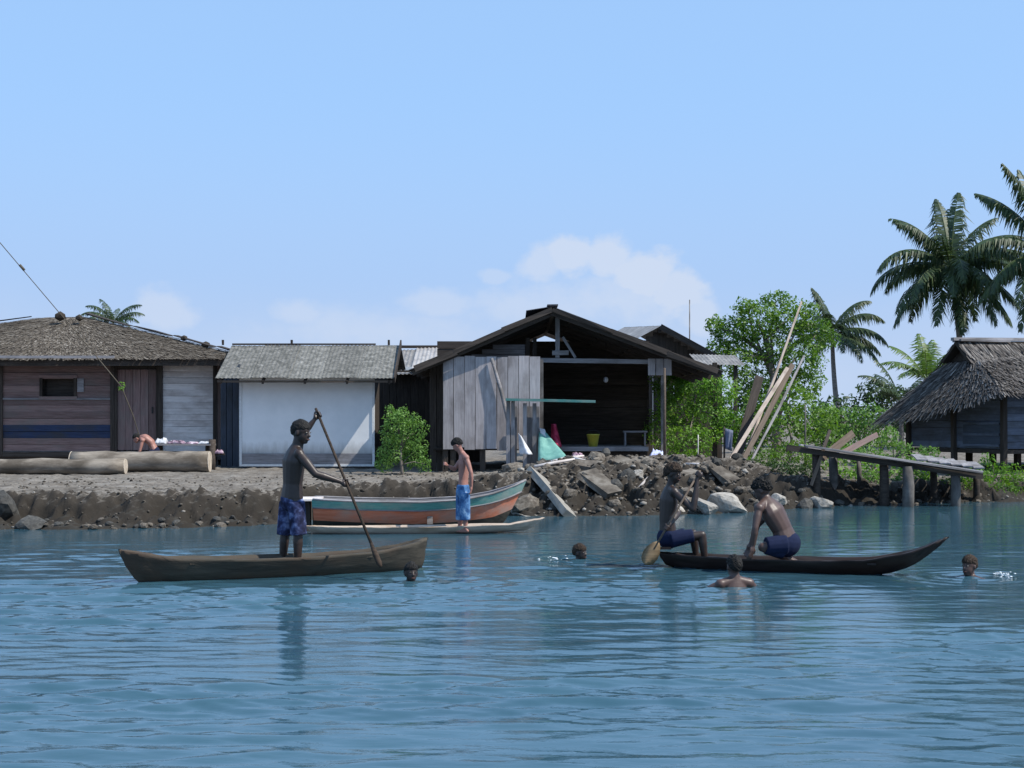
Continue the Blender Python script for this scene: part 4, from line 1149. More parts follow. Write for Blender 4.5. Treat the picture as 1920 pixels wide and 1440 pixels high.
# washing rack: low pale plank stack behind the log that the clothes lie on
bp = P(345, 852, 33.4); gz = gh(bp.x, 33.4)
pl = thing('plank_stack', 'low stack of pale planks behind the log by the white hut', 'planks', (bp.x, 33.4, gz))
for k in range(3):
    board('plank', (HX(292, 33.4), 33.2 + k * .2, gz + .58), (HX(400, 33.4), 33.2 + k * .2, gz + .58), .19, .035, M['grey_wood'], pl)
for px in (300, 390):
    board('trestle', (HX(px, 33.4), 33.4, gz - .05), (HX(px, 33.4), 33.4, gz + .56), .1, .1, M['dark_wood'], pl, (0, 1, 0))
for i, (px, w, d, h, mk, lab) in enumerate([(303, .28, .3, .10, 'white_cloth', 'white cloth heap next to the crouching person'), (331, .40, .3, .06, 'pink_cloth', 'pink and dark washing heap in the middle of the plank stack'),
                                          (359, .36, .34, .035, 'pink_cloth', 'flat pale pink washing on the plank stack'), (386, .34, .3, .04, 'white_cloth', 'flat white washing at the hut end of the plank stack')]):
    cloth('washing_heap', lab, 'clothes', (HX(px, 33.4), 33.4, gz + .60), w, d, h, M[mk], 40 + i, 'washing laid out on planks')
x = HX(404, 33.6)
ps = thing('short_post', 'short dark post with pale rag beside the white hut porch', 'post', (x, 33.2, gh(x, 33.2)))
tube('shaft', [(x, 33.2, gh(x, 33.2) - .1), (x + .01, 33.2, HZ(824, 33.2))], [.085, .08], M['dark_wood'], ps, 8, .05)
cl = cloth('rag', None, None, (x + .16, 33.25, HZ(851, 33.2)), .2, .18, .07, M['pink_cloth'], 51)
board('arm', (x, 33.22, HZ(851, 33.2)), (x + .3, 33.22, HZ(852, 33.2)), .05, .04, M['dark_wood'], ps)
cl.parent = ps; cl.location = cl.location - ps.location

# ---- rope with a leafy knot running down from the upper left
rp = [P(-60, 388, 31), P(0, 455, 31.2), P(55, 520, 31.6), P(110, 585, 32), P(170, 655, 32.4), P(228, 725, 32.8), P(250, 780, 33.1), P(262, 820, 33.3), P(268, 872, 33.4)]
rope = thing('mooring_rope', 'thin rope slanting down across the brown-roofed house front', 'rope', rp[-1])
tube('line', rp, .009, M['rope'], rope, 6)
tube('thick_end', [rp[4] + Vector((0, -.02, 0)), rp[5] + Vector((.0, -.02, 0)), rp[6] + Vector((0, -.02, 0)), rp[7], rp[8]], [.009, .014, .012, .011, .011], M['rope'], rope, 6)
link('leafy_knot', leaf_mesh('leafy_knot', [(tuple(rp[5] - rope.location), (.10, .08, .13), 34)], .07, M['leaf_bright'], 4), rope, rope.location)
tube('knot', [rp[1] + Vector((.40, .1, -.48)), rp[1] + Vector((.50, .12, -.6))], [.03, .03], M['rope'], rope, 6)

# ---- leaning timbers against the tree
def lean(label, a, b, w, t_, mat, cat='timber', name='leaning_timber'):
    a = Vector(a); a.z = gh(a.x, a.y) - .05
    o = board(name, a, b, w, t_, M[mat], None, (0, -1, .3), .01)
    return tag(o, label, cat, 'long timbers leaning against the tree')
lean('bright pale timber, steepest lit of the leaning timbers', P(1366, 868, 30.6), P(1476, 690, 32.8), .08, .05, 'fresh_timber')
lean('long yellowish pole reaching up into the tree crown', P(1392, 868, 30.9), P(1503, 566, 34.5), .055, .05, 'fresh_timber')
lean('brown sawn timber beside the bright pale one', P(1390, 868, 30.8), P(1486, 684, 33.0), .11, .05, 'timber_brown')
lean('grey thin pole lying lowest of the leaning timbers', P(1405, 870, 31.0), P(1508, 668, 33.5), .05, .045, 'grey_wood')
lean('dark short wide board at the tree side of the leaning timbers', P(1378, 868, 31.6), P(1424, 706, 32.8), .20, .04, 'dark_wood')
# rag on a stake beside them
x = HX(1358, 30.4); zb = gh(x, 30.4)
st = thing('cloth_stake', 'dark stake hung with a grey-blue cloth by the leaning timbers', 'stake', (x, 30.4, zb))
tube('stake', [(x, 30.4, zb - .1), (x, 30.4, HZ(800, 30.4))], [.022, .018], M['dark_wood'], st, 6)
r = random.Random(4); vs = []; fs = []
for j in range(7):
    for i in range(6):
        u = i / 5; v = j / 6
        vs.append(Vector((.02 + u * .17 * (1 - .25 * v), .035 * math.sin(u * 9 + v * 2) - .02, HZ(803, 30.4) - zb - v * .44 - .05 * u)))
for j in range(6):
    for i in range(5): a = j * 6 + i; fs.append((a, a + 1, a + 7, a + 6))
co = link('hung_cloth', raw_mesh('hung_cloth', vs, fs, [M['grey_blue_cloth']], True), st, st.location)
co.modifiers.new('thickness', 'SOLIDIFY').thickness = .008

# ---- tall thin pole, stakes
def stake(name, label, px, py0, py1, Y, r, mat='post', cat='pole', dx=0, group=None):
    x = HX(px, Y); z = gh(x, Y)
    t = tube(name, [(x, Y, z - .15), (x + dx * .5 * Y / FPX, Y, (z + HZ(py1, Y)) / 2), (x + dx * Y / FPX, Y, HZ(py1, Y))], [r, r * .9, r * .75], M[mat], None, 7, .06)
    return tag(t, label, cat, group)
stake('antenna_pole', 'thin upright pole rising above the rear shed roof', 1293, 0, 562, 42.0, .022, 'post')
stake('front_pole', 'slim brown pole standing before the open side of the shed', 1246, 0, 690, 30.6, .035, 'timber_brown')
stake('thin_stick', 'thin grey stick upright in the shrubs near the jetty', 1510, 0, 758, 34.0, .025, 'post')
stake('thin_stick', 'thin pale stick upright on the mound before the shrub', 1309, 0, 815, 30.2, .013, 'pale_wood')

# ---- plank rack beside the plank wall
x0r = HX(955, 31.2)
rack = thing('plank_rack', 'post rack carrying a long worn teal plank before the grey plank wall', 'rack', (x0r, 30.85, gh(x0r, 30.85)))
for px, pt in ((953, 750), (962, 752), (984, 756), (1002, 756)):
    xx = HX(px, 30.85); board('post', (xx, 30.85, gh(xx, 30.85) - .1), (xx, 30.85, HZ(pt, 30.85)), .085, .07, M['grey_wood'], rack, (0, 1, 0))
board('plank', P(948, 749, 30.75), P(1116, 753, 30.75), .26, .055, M['teal_paint'], rack)
for px in (966, 990, 996, 1008):
    xx = HX(px, 31.0); board('slat', (xx, 31.0, gh(xx, 31.0) - .05), (xx, 31.0, HZ(762, 31.0)), .07, .03, M['grey_wood'], rack, (0, 1, 0))
dp = [P(922, 672, 31.12), P(940, 735, 31.1), P(953, 790, 31.05), P(960, 868, 31.0)]
dp[-1].z = gh(dp[-1].x, dp[-1].y) - .1
tag(tube('crooked_pole', dp, [.035, .04, .045, .05], M['grey_wood'], None, 8, .12), 'crooked grey pole leaning on the plank wall', 'pole')

# ---- cloths, bags and bucket round the shed
def sheet(name, label, cat, corners, mat, sag, seed, sub=9):
    """cloth hung between four corners (in order), folded and sagging"""
    c = [Vector(k) for k in corners]; vs = []; fs = []; o0 = c[0].copy()
    for j in range(sub):
        for i in range(sub):
            u = i / (sub - 1); v = j / (sub - 1)
            p = c[0].lerp(c[1], u).lerp(c[3].lerp(c[2], u), v)
            p = p + Vector((0, -sag * (math.sin(u * 7 + seed) * .35 + math.sin(math.pi * u) * .6 + .3 * math.sin(v * 5 + u * 3)), 0))
            vs.append(p - o0)
    for j in range(sub - 1):
        for i in range(sub - 1): a = j * sub + i; fs.append((a, a + 1, a + sub + 1, a + sub))
    o = link(name, raw_mesh(name, vs, fs, [mat], True), None, o0)
    o.modifiers.new('thickness', 'SOLIDIFY').thickness = .01
    return tag(o, label, cat)
YT = 30.7
gzt = gh(HX(1030, YT), YT)
sheet('tarpaulin', 'sea-green tarpaulin hanging down onto the rubble before the shed', 'tarpaulin', [P(1010, 808, 31.1), P(1024, 812, 31.0), P(1066, 860, 30.3), P(1009, 864, 30.3)], M['tarp'], .12, 1)
sheet('white_rag', 'white rag draped over the top of the green tarpaulin', 'cloth', [P(1011, 803, 31.0), P(1021, 805, 31.0), P(1027, 822, 30.88), P(1013, 812, 30.9)], M['white_cloth'], .03, 2, 5)
sheet('white_sack', 'white sack hung on the plank rack posts', 'sack', [P(972, 812, 30.75), P(977, 818, 30.75), P(998, 852, 30.6), P(974, 852, 30.6)], M['white_cloth'], .14, 3)
sheet('red_cloth', 'red cloth hanging inside the shed above the green tarpaulin', 'cloth', [P(1034, 795, 31.9), P(1042, 795, 31.9), P(1053, 838, 31.7), P(1033, 836, 31.7)], M['red_cloth'], .1, 4)
bk = P(1112, 838, 32.25)
bz = zfl + .027
bucket = thing('bucket', 'yellow bucket standing on the shed floor edge', 'bucket', (bk.x, 32.25, bz))
prof = [(.10, 0), (.145, .27), (.152, .27), (.152, .285), (.138, .285), (.095, .012)]
vs = []; fs = []; sd = 20
for (rr, zz) in prof:
    for k in range(sd): vs.append(Vector((rr * math.cos(k / sd * 6.2832), rr * math.sin(k / sd * 6.2832), zz)))
for i in range(len(prof) - 1):
    for k in range(sd): j = (k + 1) % sd; fs.append((i * sd + k, i * sd + j, (i + 1) * sd + j, (i + 1) * sd + k))
fs.append(tuple(range(sd - 1, -1, -1))); e = (len(prof) - 1) * sd; fs.append(tuple(range(e, e + sd)))
link('pail', raw_mesh('pail', vs, fs, [M['yellow']], True), bucket, bucket.location)
tube('handle', [bucket.location + Vector((.155 * math.cos(a), -.03, .27 + .02 * 0 + .11 * math.sin(a))) for a in [i / 10 * math.pi for i in range(11)]], .006, M['black_iron'], bucket, 5)
cloth('pale_bundle', 'small pinkish-white bundle on the ground under the shed floor', 'bundle', (HX(1083, 31.2), 31.2, gh(HX(1083, 31.2), 31.2) - .01), .30, .3, .2, M['pink_cloth'], 61)
cloth('plastic_bag', 'pale blue plastic bag at the foot of the shed corner post', 'bag', (HX(1232, 31.3), 31.3, gh(HX(1232, 31.3), 31.3) - .01), .34, .3, .15, M['blue_white'], 62)
cloth('hanging_gourd', None, None, (0, 0, 0), .01, .01, .01, M['white_cloth'], 63, n=4)
bpy.data.objects.remove(bpy.data.objects['hanging_gourd'])
bn = thing('bench', 'plain grey bench on the shed floor near the open side', 'bench', (HX(1190, 33.6), 33.6, zfl + .02))
board('seat', (HX(1168, 33.6), 33.6, zfl + .36), (HX(1213, 33.6), 33.6, zfl + .36), .24, .04, M['grey_wood'], bn)
for px in (1172, 1209):
    board('leg', (HX(px, 33.6), 33.6, zfl + .02), (HX(px, 33.6), 33.6, zfl + .34), .2, .04, M['grey_wood'], bn, (1, 0, 0))
hb = P(1136, 712, 33.5)
hbag = thing('hanging_bag', 'small pale bag hanging from the shed roof in the dark', 'bag', hb)
vs, fs = icos(2)
link('pouch', raw_mesh('pouch', [Vector((v.x * .06, v.y * .06, v.z * .075)) for v in vs], fs, [M['white_cloth']], True), hbag, hb)
tube('cord', [hb + Vector((0, 0, .07)), hb + Vector((0, 0, .9))], .005, M['black_iron'], hbag, 5)

# ---- jetty
Yj = 29.8
jet = thing('jetty', 'sagging plank jetty on dark posts at the water edge', 'jetty', (HX(1660, Yj), Yj, 0))
def JZ(px): return lerp(HZ(836, Yj), HZ(889, Yj), (px - 1480) / 360.0) if px > 1480 else HZ(836, Yj)
for (px, Y, w, mt) in ((1530, 29.7, .15, 'dark_wood'), (1562, 30.4, .17, 'post'), (1657, 29.7, .17, 'dark_wood'), (1702, 29.4, .20, 'post'), (1791, 29.6, .17, 'post'), (1610, 30.9, .09, 'post'), (1750, 31.0, .13, 'dark_wood'), (1830, 31.2, .12, 'dark_wood')):
    xx = HX(px, Y)
    tube('post', [(xx, Y, -.6), (xx + .015, Y, JZ(px) * .5), (xx, Y, JZ(px) - .05)], [w * .62, w * .6, w * .55], M[mt], jet, 9, .05)
for Y in (29.55, 30.9):
    board('bearer', (HX(1475, Y), Y, JZ(1475) - .04), (HX(1842, Y), Y, JZ(1842) - .05), .09, .10, M['dark_wood'], jet)
random.seed(12)
for k in range(7):       # long deck planks, uneven ends and heights
    y = 29.42 + k * .25
    a = 1478 + random.uniform(0, 50) + (k > 2) * 60; b = 1842 - random.uniform(0, 22) - k * 3
    board('deck_plank', (HX(a, Yj), y, JZ(a) + .03 + random.uniform(0, .035)), (HX(b, Yj), y + random.uniform(-.06, .06), JZ(b) + .03 + random.uniform(0, .03)), .20, .035, M['pale_wood'] if k == 1 else M['grey_wood'], jet, (0, 0, 1), .008)
for k in range(6):       # cross boards at the far end
    px = 1720 + k * 21
    board('cross_board', (HX(px, 30.6), 30.2, JZ(px) + .085), (HX(px + 14, 31.6), 32.3, JZ(px) + .15), .22, .03, M['grey_wood'], jet, (0, 0, 1), .008)
board('brace', (HX(1520, 29.6), 29.55, HZ(910, 29.6)), (HX(1556, 29.6), 29.6, HZ(806, 29.6)), .06, .06, M['timber_brown'], jet, (0, 1, 0))
board('loose_plank', (HX(1540, 30.8), 30.8, HZ(860, 30.8)), (HX(1600, 31.4), 31.4, HZ(812, 31.4)), .16, .03, M['timber_brown'], jet, (0, 1, 0))
board('loose_plank', (HX(1575, 31.0), 31.0, HZ(852, 31.0)), (HX(1645, 31.6), 31.6, HZ(815, 31.6)), .12, .03, M['brown_wood'], jet, (0, 1, 0))

# ---- rocks
def rock_mesh(seed, mat, sub=3, flat=1.0, rough=.35):
    r = np.random.default_rng(seed); vs, fs = icos(sub)
    out = []
    pl = [(Vector(r.normal(size=3)).normalized(), r.uniform(.55, .9)) for _ in range(11)]
    o1 = r.uniform(0, 40)
    for v in vs:
        d = v.normalized(); s = 1.0
        for (n_, k) in pl:
            q = d.dot(n_)
            if q > 1e-3: s = min(s, k / q)
        s *= 1 + rough * .35 * (float(fbm(np.array([d.x * 2.3 + o1]), np.array([d.y * 2.3 + d.z * 3 + o1]), 3)[0]) - .5)
        out.append(Vector((d.x * s, d.y * s, d.z * s * flat)))
    return raw_mesh('rock', out, fs, [mat])
RM = [rock_mesh(i, M['rock'], 2) for i in range(6)]
RMd = [rock_mesh(20 + i, M['rock_dark'], 2) for i in range(3)]
RMp = [rock_mesh(40 + i, M['rock_pale'], 3) for i in range(4)]
def rock(me, px, Y, size, label, group=None, dz=.0, name='boulder', rot=None, cat='rock'):
    x = HX(px, Y); o = link(name, me, None, (x, Y, gh(x, Y) + size[2] * .3 + dz), rot or (random.uniform(-.3, .3), random.uniform(-.3, .3), random.uniform(0, 6)), size)
    return tag(o, label, cat, group)
big = [(RMp[0], 1365, 27.5, (.46, .34, .30), 'large pale boulder on the bank beside the kneeling person\'s hair', (0, .35, .2)),
       (RMp[1], 1325, 27.1, (.30, .3, .17), 'flat pale boulder between the two people in the dark canoe', (.1, .5, .3)),
       (RMp[2], 1335, 28.1, (.25, .2, .17), 'pale squarish boulder above the flat one', (.2, .1, .8)),
       (RMp[3], 1270, 27.2, (.24, .2, .10), 'pale slab boulder behind the sitting paddler\'s shoulder', (.1, .7, .1)),
       (RMp[0], 1462, 28.6, (.22, .2, .17), 'pale boulder right above the kneeling person\'s back', (.2, .2, 1.5)),
       (RM[0], 1412, 28.8, (.34, .3, .22), 'grey boulder behind the kneeling person\'s head', (.1, .3, .5)),
       (RMp[1], 1538, 29.0, (.28, .26, .21), 'pale-topped boulder at the water edge by the jetty brace', (.1, .1, 2.2)),
       (RMd[0], 1508, 28.9, (.26, .25, .2), 'dark wet boulder at the water beside the pale-topped one', None),
       (RMd[1], 1175, 28.2, (.22, .22, .24), 'dark boulder in the hollow of the rubble slope', None),
       (RMd[2], 1150, 27.6, (.2, .2, .17), 'dark boulder lower in the rubble hollow', None),
       (RM[2], 1120, 29.3, (.26, .22, .18), 'grey boulder high on the rubble slope', None),
       (RM[3], 985, 26.8, (.42, .34, .26), 'grey-brown boulder touching the teal boat bow', None),
       (RM[4], 962, 29.0, (.30, .26, .2), 'brown boulder below the plank rack', None),
       (RMd[0], 8, 23.9, (.34, .32, .34), 'dark reddish boulder at the picture edge on the earth bank', None),
       (RMd[1], 58, 23.4, (.32, .3, .2), 'low black boulder next to the dark reddish one', None)]
for (me, px, Y, s, lab, rot) in big: rock(me, px, Y, s, lab, 'large boulders on the bank', rot=rot)
# tilted broken concrete slab
sa, sb = P(1010, 898, 28.0), P(1078, 975, 26.4)
sl = board('concrete_fragment', sa + Vector((0, 0, .05)), sb, .62, .14, M['concrete'], None, (.75, -.35, .6), .02)
tag(sl, 'pale broken concrete slab tilted down the rubble bank', 'concrete')
sl2 = board('concrete_fragment', P(960, 955, 26.9), P(1018, 978, 26.3), .35, .09, M['concrete'], None, (.2, -.3, .9), .02)
tag(sl2, 'thin flat slab fragment at the water by the boat bow', 'concrete')
# broken slabs and beams tipped down the mound
random.seed(64)
for (pxa, pya, Ya, pxb, pyb, Yb, w, t_, lab) in [(1100, 915, 27.9, 1150, 950, 27.2, .42, .10, 'broken brown slab tipped sideways in the middle of the rubble slope'), (1195, 905, 28.1, 1240, 935, 27.5, .36, .09, 'broken slab left of the sitting paddler'),
                                             (1060, 885, 29.0, 1115, 900, 28.6, .34, .08, 'flat slab high under the green tarpaulin'), (1150, 880, 29.2, 1205, 893, 28.9, .32, .09, 'flat slab high under the yellow bucket'),
                                             (1255, 880, 29.3, 1300, 905, 28.7, .40, .09, 'slab lying just above the sitting paddler head'), (1340, 885, 29.2, 1380, 905, 28.8, .34, .10, 'slab at the top right of the rubble slope'),
                                             (1040, 940, 27.2, 1075, 915, 27.9, .30, .08, 'slab wedged behind the long tilted slab'), (1420, 925, 28.4, 1470, 945, 27.9, .40, .10, 'slab at the water behind the kneeling person')]:
    a_ = P(pxa, pya, Ya); b_ = P(pxb, pyb, Yb); a_.z = gh(a_.x, a_.y) + .04; b_.z = gh(b_.x, b_.y) + .02
    tag(board('concrete_fragment', a_, b_, w, t_, M['rock'], None, (random.uniform(-.3, .5), -.4, .8), .06, .09), lab, 'concrete', 'broken slabs in the rubble')
# loose rubble: stones on the mound and along the foot of the bank
random.seed(31)
cnt = 0
while cnt < 120:
    px = random.uniform(940, 1420); s_ = random.random() ** .9
    x = HX(px, 28.3); ysh = float(np.interp(x, _sx, _sy)); y = ysh + .05 + s_ * 3.0
    s = random.choice((.06, .07, .08, .10, .12, .15, .19)) * random.uniform(.8, 1.2)
    me = random.choice(RM + RM + RMd + RMp[:1])
    tone = 'grey' if me in RM else 'dark' if me in RMd else 'pale'
    size_w = 'small' if s < .09 else 'fist-sized' if s < .14 else 'larger'
    spot = 'under the plank rack' if px < 1010 else 'below the green tarpaulin' if px < 1090 else 'below the yellow bucket' if px < 1170 else 'below the shed corner post' if px < 1260 else 'behind the sitting paddler' if px < 1330 else 'above the pale boulders'
    lvl = 'at the water' if s_ < .3 else 'halfway up' if s_ < .65 else 'near the top'
    rock(me, 960 + x / y * FPX, y, (s, s * random.uniform(.7, 1.1), s * random.uniform(.5, .9)), '%s %s stone %s of the rubble slope %s' % (size_w, tone, lvl, spot) if lvl != 'at the water' else '%s %s stone at the water edge of the rubble slope %s' % (size_w, tone, spot), 'rubble stones below the shed', name='rubble_stone')
    cnt += 1
for i in range(60):
    px = random.uniform(-20, 560)
    x = HX(px, 23.3); ysh = float(np.interp(x, _sx, _sy)); y = ysh + random.uniform(-.1, .55)
    s = random.choice((.04, .05, .06, .08, .10)) * random.uniform(.8, 1.2)
    me = random.choice(RM + RMd + RMd)
    spot = 'left of the front log end' if px < 235 else 'below the back log' if px < 395 else 'below the white hut'
    rock(me, 960 + x / y * FPX, y, (s, s, s * .7), '%s %s stone at the earth bank foot %s' % ('small' if s < .075 else 'fist-sized' if s < .115 else 'larger', 'grey' if me in RM else 'black', spot), 'stones along the earth bank foot', name='bank_stone')
for i in range(40):
    px = random.uniform(1450, 1930)
    x = HX(px, 30); ysh = float(np.interp(x, _sx, _sy)); y = ysh + random.uniform(-.1, .9)
    s = random.choice((.05, .07, .10)) * random.uniform(.8, 1.2)
    me = random.choice(RM + RMd)
    spot = 'near the jetty brace' if px < 1590 else 'between the middle jetty posts' if px < 1720 else 'under the sunken jetty end' if px < 1845 else 'past the jetty end'
    rock(me, 960 + x / y * FPX, y, (s, s, s * .7), '%s %s stone on the muddy bank %s' % ('small' if s < .065 else 'fist-sized' if s < .09 else 'larger', 'grey' if me in RM else 'black', spot), 'stones under the jetty', name='mud_stone')
# gravel and twigs, too many to count
gv_, gf_ = [], []
base_v, base_f = icos(1)
r = np.random.default_rng(77)
bv = np.array([tuple(v) for v in base_v]); bf = np.array(base_f)
gvs = []; gfs = []
gage = []
NG = 2900
gxs = np.concatenate([r.uniform(-10, 12, 2000), r.uniform(.2, 5.3, 900)]); gys = np.interp(gxs, _sx, _sy) + np.concatenate([r.uniform(0, 1, 2000) ** 1.6 * 5.0, r.uniform(0, 3.3, 900)])
gzs = ground_h(gxs, gys)
for i in range(NG):
    s = r.uniform(.010, .032) if i < 2000 else r.uniform(.012, .06) ** 1.0
    gage.append(np.full(len(bv), min(1, max(0, r.normal(.42, .24)))));     gvs.append(bv * np.array([s * r.uniform(.7, 1.4), s * r.uniform(.7, 1.4), s * .7]) * (1 + .25 * r.normal(size=(len(bv), 1)) * .5) + np.array([gxs[i], gys[i], gzs[i] + s * .3])); gfs.append(bf + i * len(bv))
gme = raw_mesh('gravel', np.concatenate(gvs), np.concatenate(gfs), [M['gravel']])
gme.attributes.new('tone_fac', 'FLOAT', 'POINT').data.foreach_set('value', np.concatenate(gage).astype(np.float32))
gr = link('gravel', gme)
tag(gr, 'scattered gravel and pebbles over the bank', 'gravel', kind='stuff')
# sticks and driftwood on the rubble
random.seed(55)
for i, (px, Y, L, ang, lab) in enumerate([(1040, 28.6, .9, .4, 'driftwood stick above the tilted slab'), (1105, 28.9, .7, -.5, 'driftwood stick across the middle of the rubble slope'),
                                           (1215, 28.4, .8, .9, 'driftwood stick above the sitting paddler'), (1330, 29.4, 1.0, -.3, 'driftwood stick high on the mound near the boulders'), (1060, 29.6, .8, .1, 'driftwood stick under the green tarpaulin')]):
    x = HX(px, Y); d = Vector((math.cos(ang), math.sin(ang), 0)) * L / 2
    a = Vector((x, Y, 0)) - d; b = Vector((x, Y, 0)) + d
    a.z = gh(a.x, a.y) + .05; b.z = gh(b.x, b.y) + .05; m = (a + b) / 2; m.z = max(m.z, gh(m.x, m.y) + .04)
    tag(tube('driftwood', [a, m, b], [.03, .035, .018], M['pale_wood'], None, 6, .15), lab, 'driftwood', 'driftwood on the rubble')
# ================================================================== BOATS
def hull_grid(A, B, sheer, keel, beam, k0, k1, s0e, s1e, v0, v1, ns=40, nv=8, inset=0.0, lift=0.0, pw=.5, flare=0.0):
    """surface of a hull between height fractions v0..v1. A,B: ends (x,y) at the sheer; k0,k1: how far the keel starts inside the ends"""
    A = Vector((A[0], A[1], 0)); B = Vector((B[0], B[1], 0)); L = (B - A).length
    d = (B - A) / L; n = Vector((-d.y, d.x, 0))
    V = []; F = []
    for i in range(ns + 1):
        s = i / ns; s = .5 - .5 * math.cos(math.pi * s) if True else s
        zs = float(np.interp(s, *sheer)); zk = float(np.interp(s, *keel)) + lift
        b = max(float(np.interp(s, *beam)) - inset, .004)
        row = []
        for side in (-1, 1):
            for j in range(nv + 1):
                v = lerp(v0, v1, j / nv)
                w = b * (v ** pw) * (1 + flare * (v - .5))
                x0 = lerp(k0, 0, v ** s0e) + inset * (1 if inset else 0); x1 = L - lerp(k1, 0, v ** s1e) - inset
                row.append(A + d * lerp(x0, x1, s) + n * (side * w) + Vector((0, 0, lerp(zk, zs, v))))
        V += row
    m = 2 * (nv + 1)
    for i in range(ns):
        for side in range(2):
            for j in range(nv):
                a = i * m + side * (nv + 1) + j
                f = (a, a + m, a + m + 1, a + 1)
                F.append(f if side else tuple(reversed(f)))
    return V, F, m

def dugout(name, label, A, B, sheer, keel, beam, k0, k1, mat, thick=.03, group='dugout canoes', thwarts=(), e0=.7, e1=.7):
    mid = Vector(((A[0] + B[0]) / 2, (A[1] + B[1]) / 2, 0))
    t = thing(name, label, 'canoe', mid, group)
    Vo, Fo, m = hull_grid(A, B, sheer, keel, beam, k0, k1, e0, e1, 0.0, 1.0)
    Vi, Fi, _ = hull_grid(A, B, (sheer[0], [z for z in sheer[1]]), keel, beam, k0, k1, e0, e1, 0.0, 1.0, inset=thick, lift=.05)
    off = len(Vo); F = list(Fo) + [tuple(reversed([q + off for q in f])) for f in Fi]
    ns = 40; nv = 8
    for i in range(ns):
        for side in range(2):
            a = i * m + side * (nv + 1) + nv
            f = (a, a + m, a + m + off, a + off)
            F.append(f if side else tuple(reversed(f)))
    for i in (0, ns):
        for j in range(nv):
            a = i * m + j; b = i * m + (nv + 1) + j
            f = (a, a + 1, b + 1, b); F.append(f if i == 0 else tuple(reversed(f)))
    r = random.Random(hash(label) % 999 if False else len(label))
    V = [v + Vector((0, 0, .012 * (float(fbm(np.array([v.x * 4 + 3]), np.array([v.y * 4]), 2)[0]) - .5))) + (v - mid).normalized() * .016 * (float(fbm(np.array([v.x * 5 + v.z * 6]), np.array([v.z * 9 + v.y * 3 + 7]), 3)[0]) - .5) + Vector((r.uniform(-.004, .004), r.uniform(-.004, .004), r.uniform(-.005, .005))) - mid for v in Vo + Vi]
    # hewn hull: grain runs along the boat
    d = Vector((B[0] - A[0], B[1] - A[1], 0)).normalized(); ang = math.atan2(d.y, d.x)
    R = Matrix.Rotation(-ang, 3, 'Z')
    link('hull', raw_mesh('hull', [R @ v for v in V], F, [mat], True), t, mid, (0, 0, ang))
    n = Vector((-d.y, d.x, 0)); L = (Vector(B) - Vector(A)).length
    for (s, w) in thwarts:
        c = Vector((lerp(A[0], B[0], s), lerp(A[1], B[1], s), float(np.interp(s, *sheer)) - .05)); b = float(np.interp(s, *beam)) - thick * .6
        board('thwart', c - n * b, c + n * b, w, .025, mat, t)
    return t, d, n

# grey dugout, standing man
cA, cB = P(222, 1028, 15.55).xy, P(800, 1012, 17.0).xy
S1 = ([0, .06, .15, .35, .6, .8, .92, 1.0], [.375, .33, .265, .235, .23, .255, .31, .385])
K1 = ([0, .08, .5, .92, 1], [.0, -.04, -.08, -.04, .02])
B1 = ([0, .05, .15, .4, .6, .85, .95, 1], [.03, .12, .20, .265, .265, .19, .12, .03])
canoe1, d1, n1 = dugout('dugout_canoe', 'weathered grey dugout canoe with a man standing in it', cA, cB, S1, K1, B1, .22, .06, M['canoe_grey'], .035, thwarts=((.22, .1), (.78, .1)))
# dark dugout, two people
dA, dB = P(1236, 1032, 17.35).xy, P(1780, 1003, 16.2).xy
S2 = ([0, .1, .3, .6, .75, .88, 1.0], [.175, .165, .15, .16, .185, .28, .455])
K2 = ([0, .08, .5, .85, 1], [.02, -.03, -.08, -.06, .03])
B2 = ([0, .05, .15, .4, .6, .85, .95, 1], [.05, .13, .20, .27, .27, .19, .10, .01])
canoe2, d2, n2 = dugout('dugout_canoe', 'dark wet dugout canoe carrying two people', dA, dB, S2, K2, B2, .10, .62, M['canoe_dark'], .03, thwarts=((.75, .1),))
# pale low dugout, the boy stands in it
eA, eB = P(575, 985, 22.3).xy, P(1022, 975, 22.6).xy
S3 = ([0, .1, .5, .85, 1], [.13, .115, .115, .14, .24])
K3 = ([0, .5, 1], [0, -.06, .03])
B3 = ([0, .06, .3, .7, .94, 1], [.04, .14, .22, .22, .12, .02])
canoe3, d3, n3 = dugout('dugout_canoe', 'low sun-bleached dugout canoe with a boy standing in it', eA, eB, S3, K3, B3, .1, .35, M['canoe_pale'], .03)

# plank boat, teal over orange
pA, pB = P(588, 940, 23.15), P(986, 903, 23.5)
mid = Vector(((pA.x + pB.x) / 2, (pA.y + pB.y) / 2, 0))
pb = thing('plank_boat', 'moored plank boat painted teal above orange', 'boat', mid)
S4 = ([0, .2, .5, .7, .85, .95, 1], [.52, .485, .465, .50, .60, .72, .80])
K4 = ([0, .5, .9, 1], [-.02, -.1, -.06, .05])
B4 = ([0, .1, .35, .6, .8, .92, 1], [.42, .46, .5, .46, .32, .17, .01])
def strake(name, v0, v1, mat, inset=0.0):
    V, F, m = hull_grid(pA.xy, pB.xy, S4, K4, B4, .02, .42, .8, .8, v0, v1, 44, 5, inset=inset, pw=.42)
    return link(name, raw_mesh(name, [v - mid for v in V], F, [mat], True), pb, mid)
low = strake('bottom_strake', .0, .36, M['canoe_grey']); strake('orange_strake', .36, .75, M['orange_paint']); strake('teal_strake', .75, 1.0, M['teal_paint'], -.012)
inn = strake('inner_hull', .05, .99, M['grey_wood'], .03)
dd = (pB - pA); dd.z = 0; dd.normalize(); nn = Vector((-dd.y, dd.x, 0))
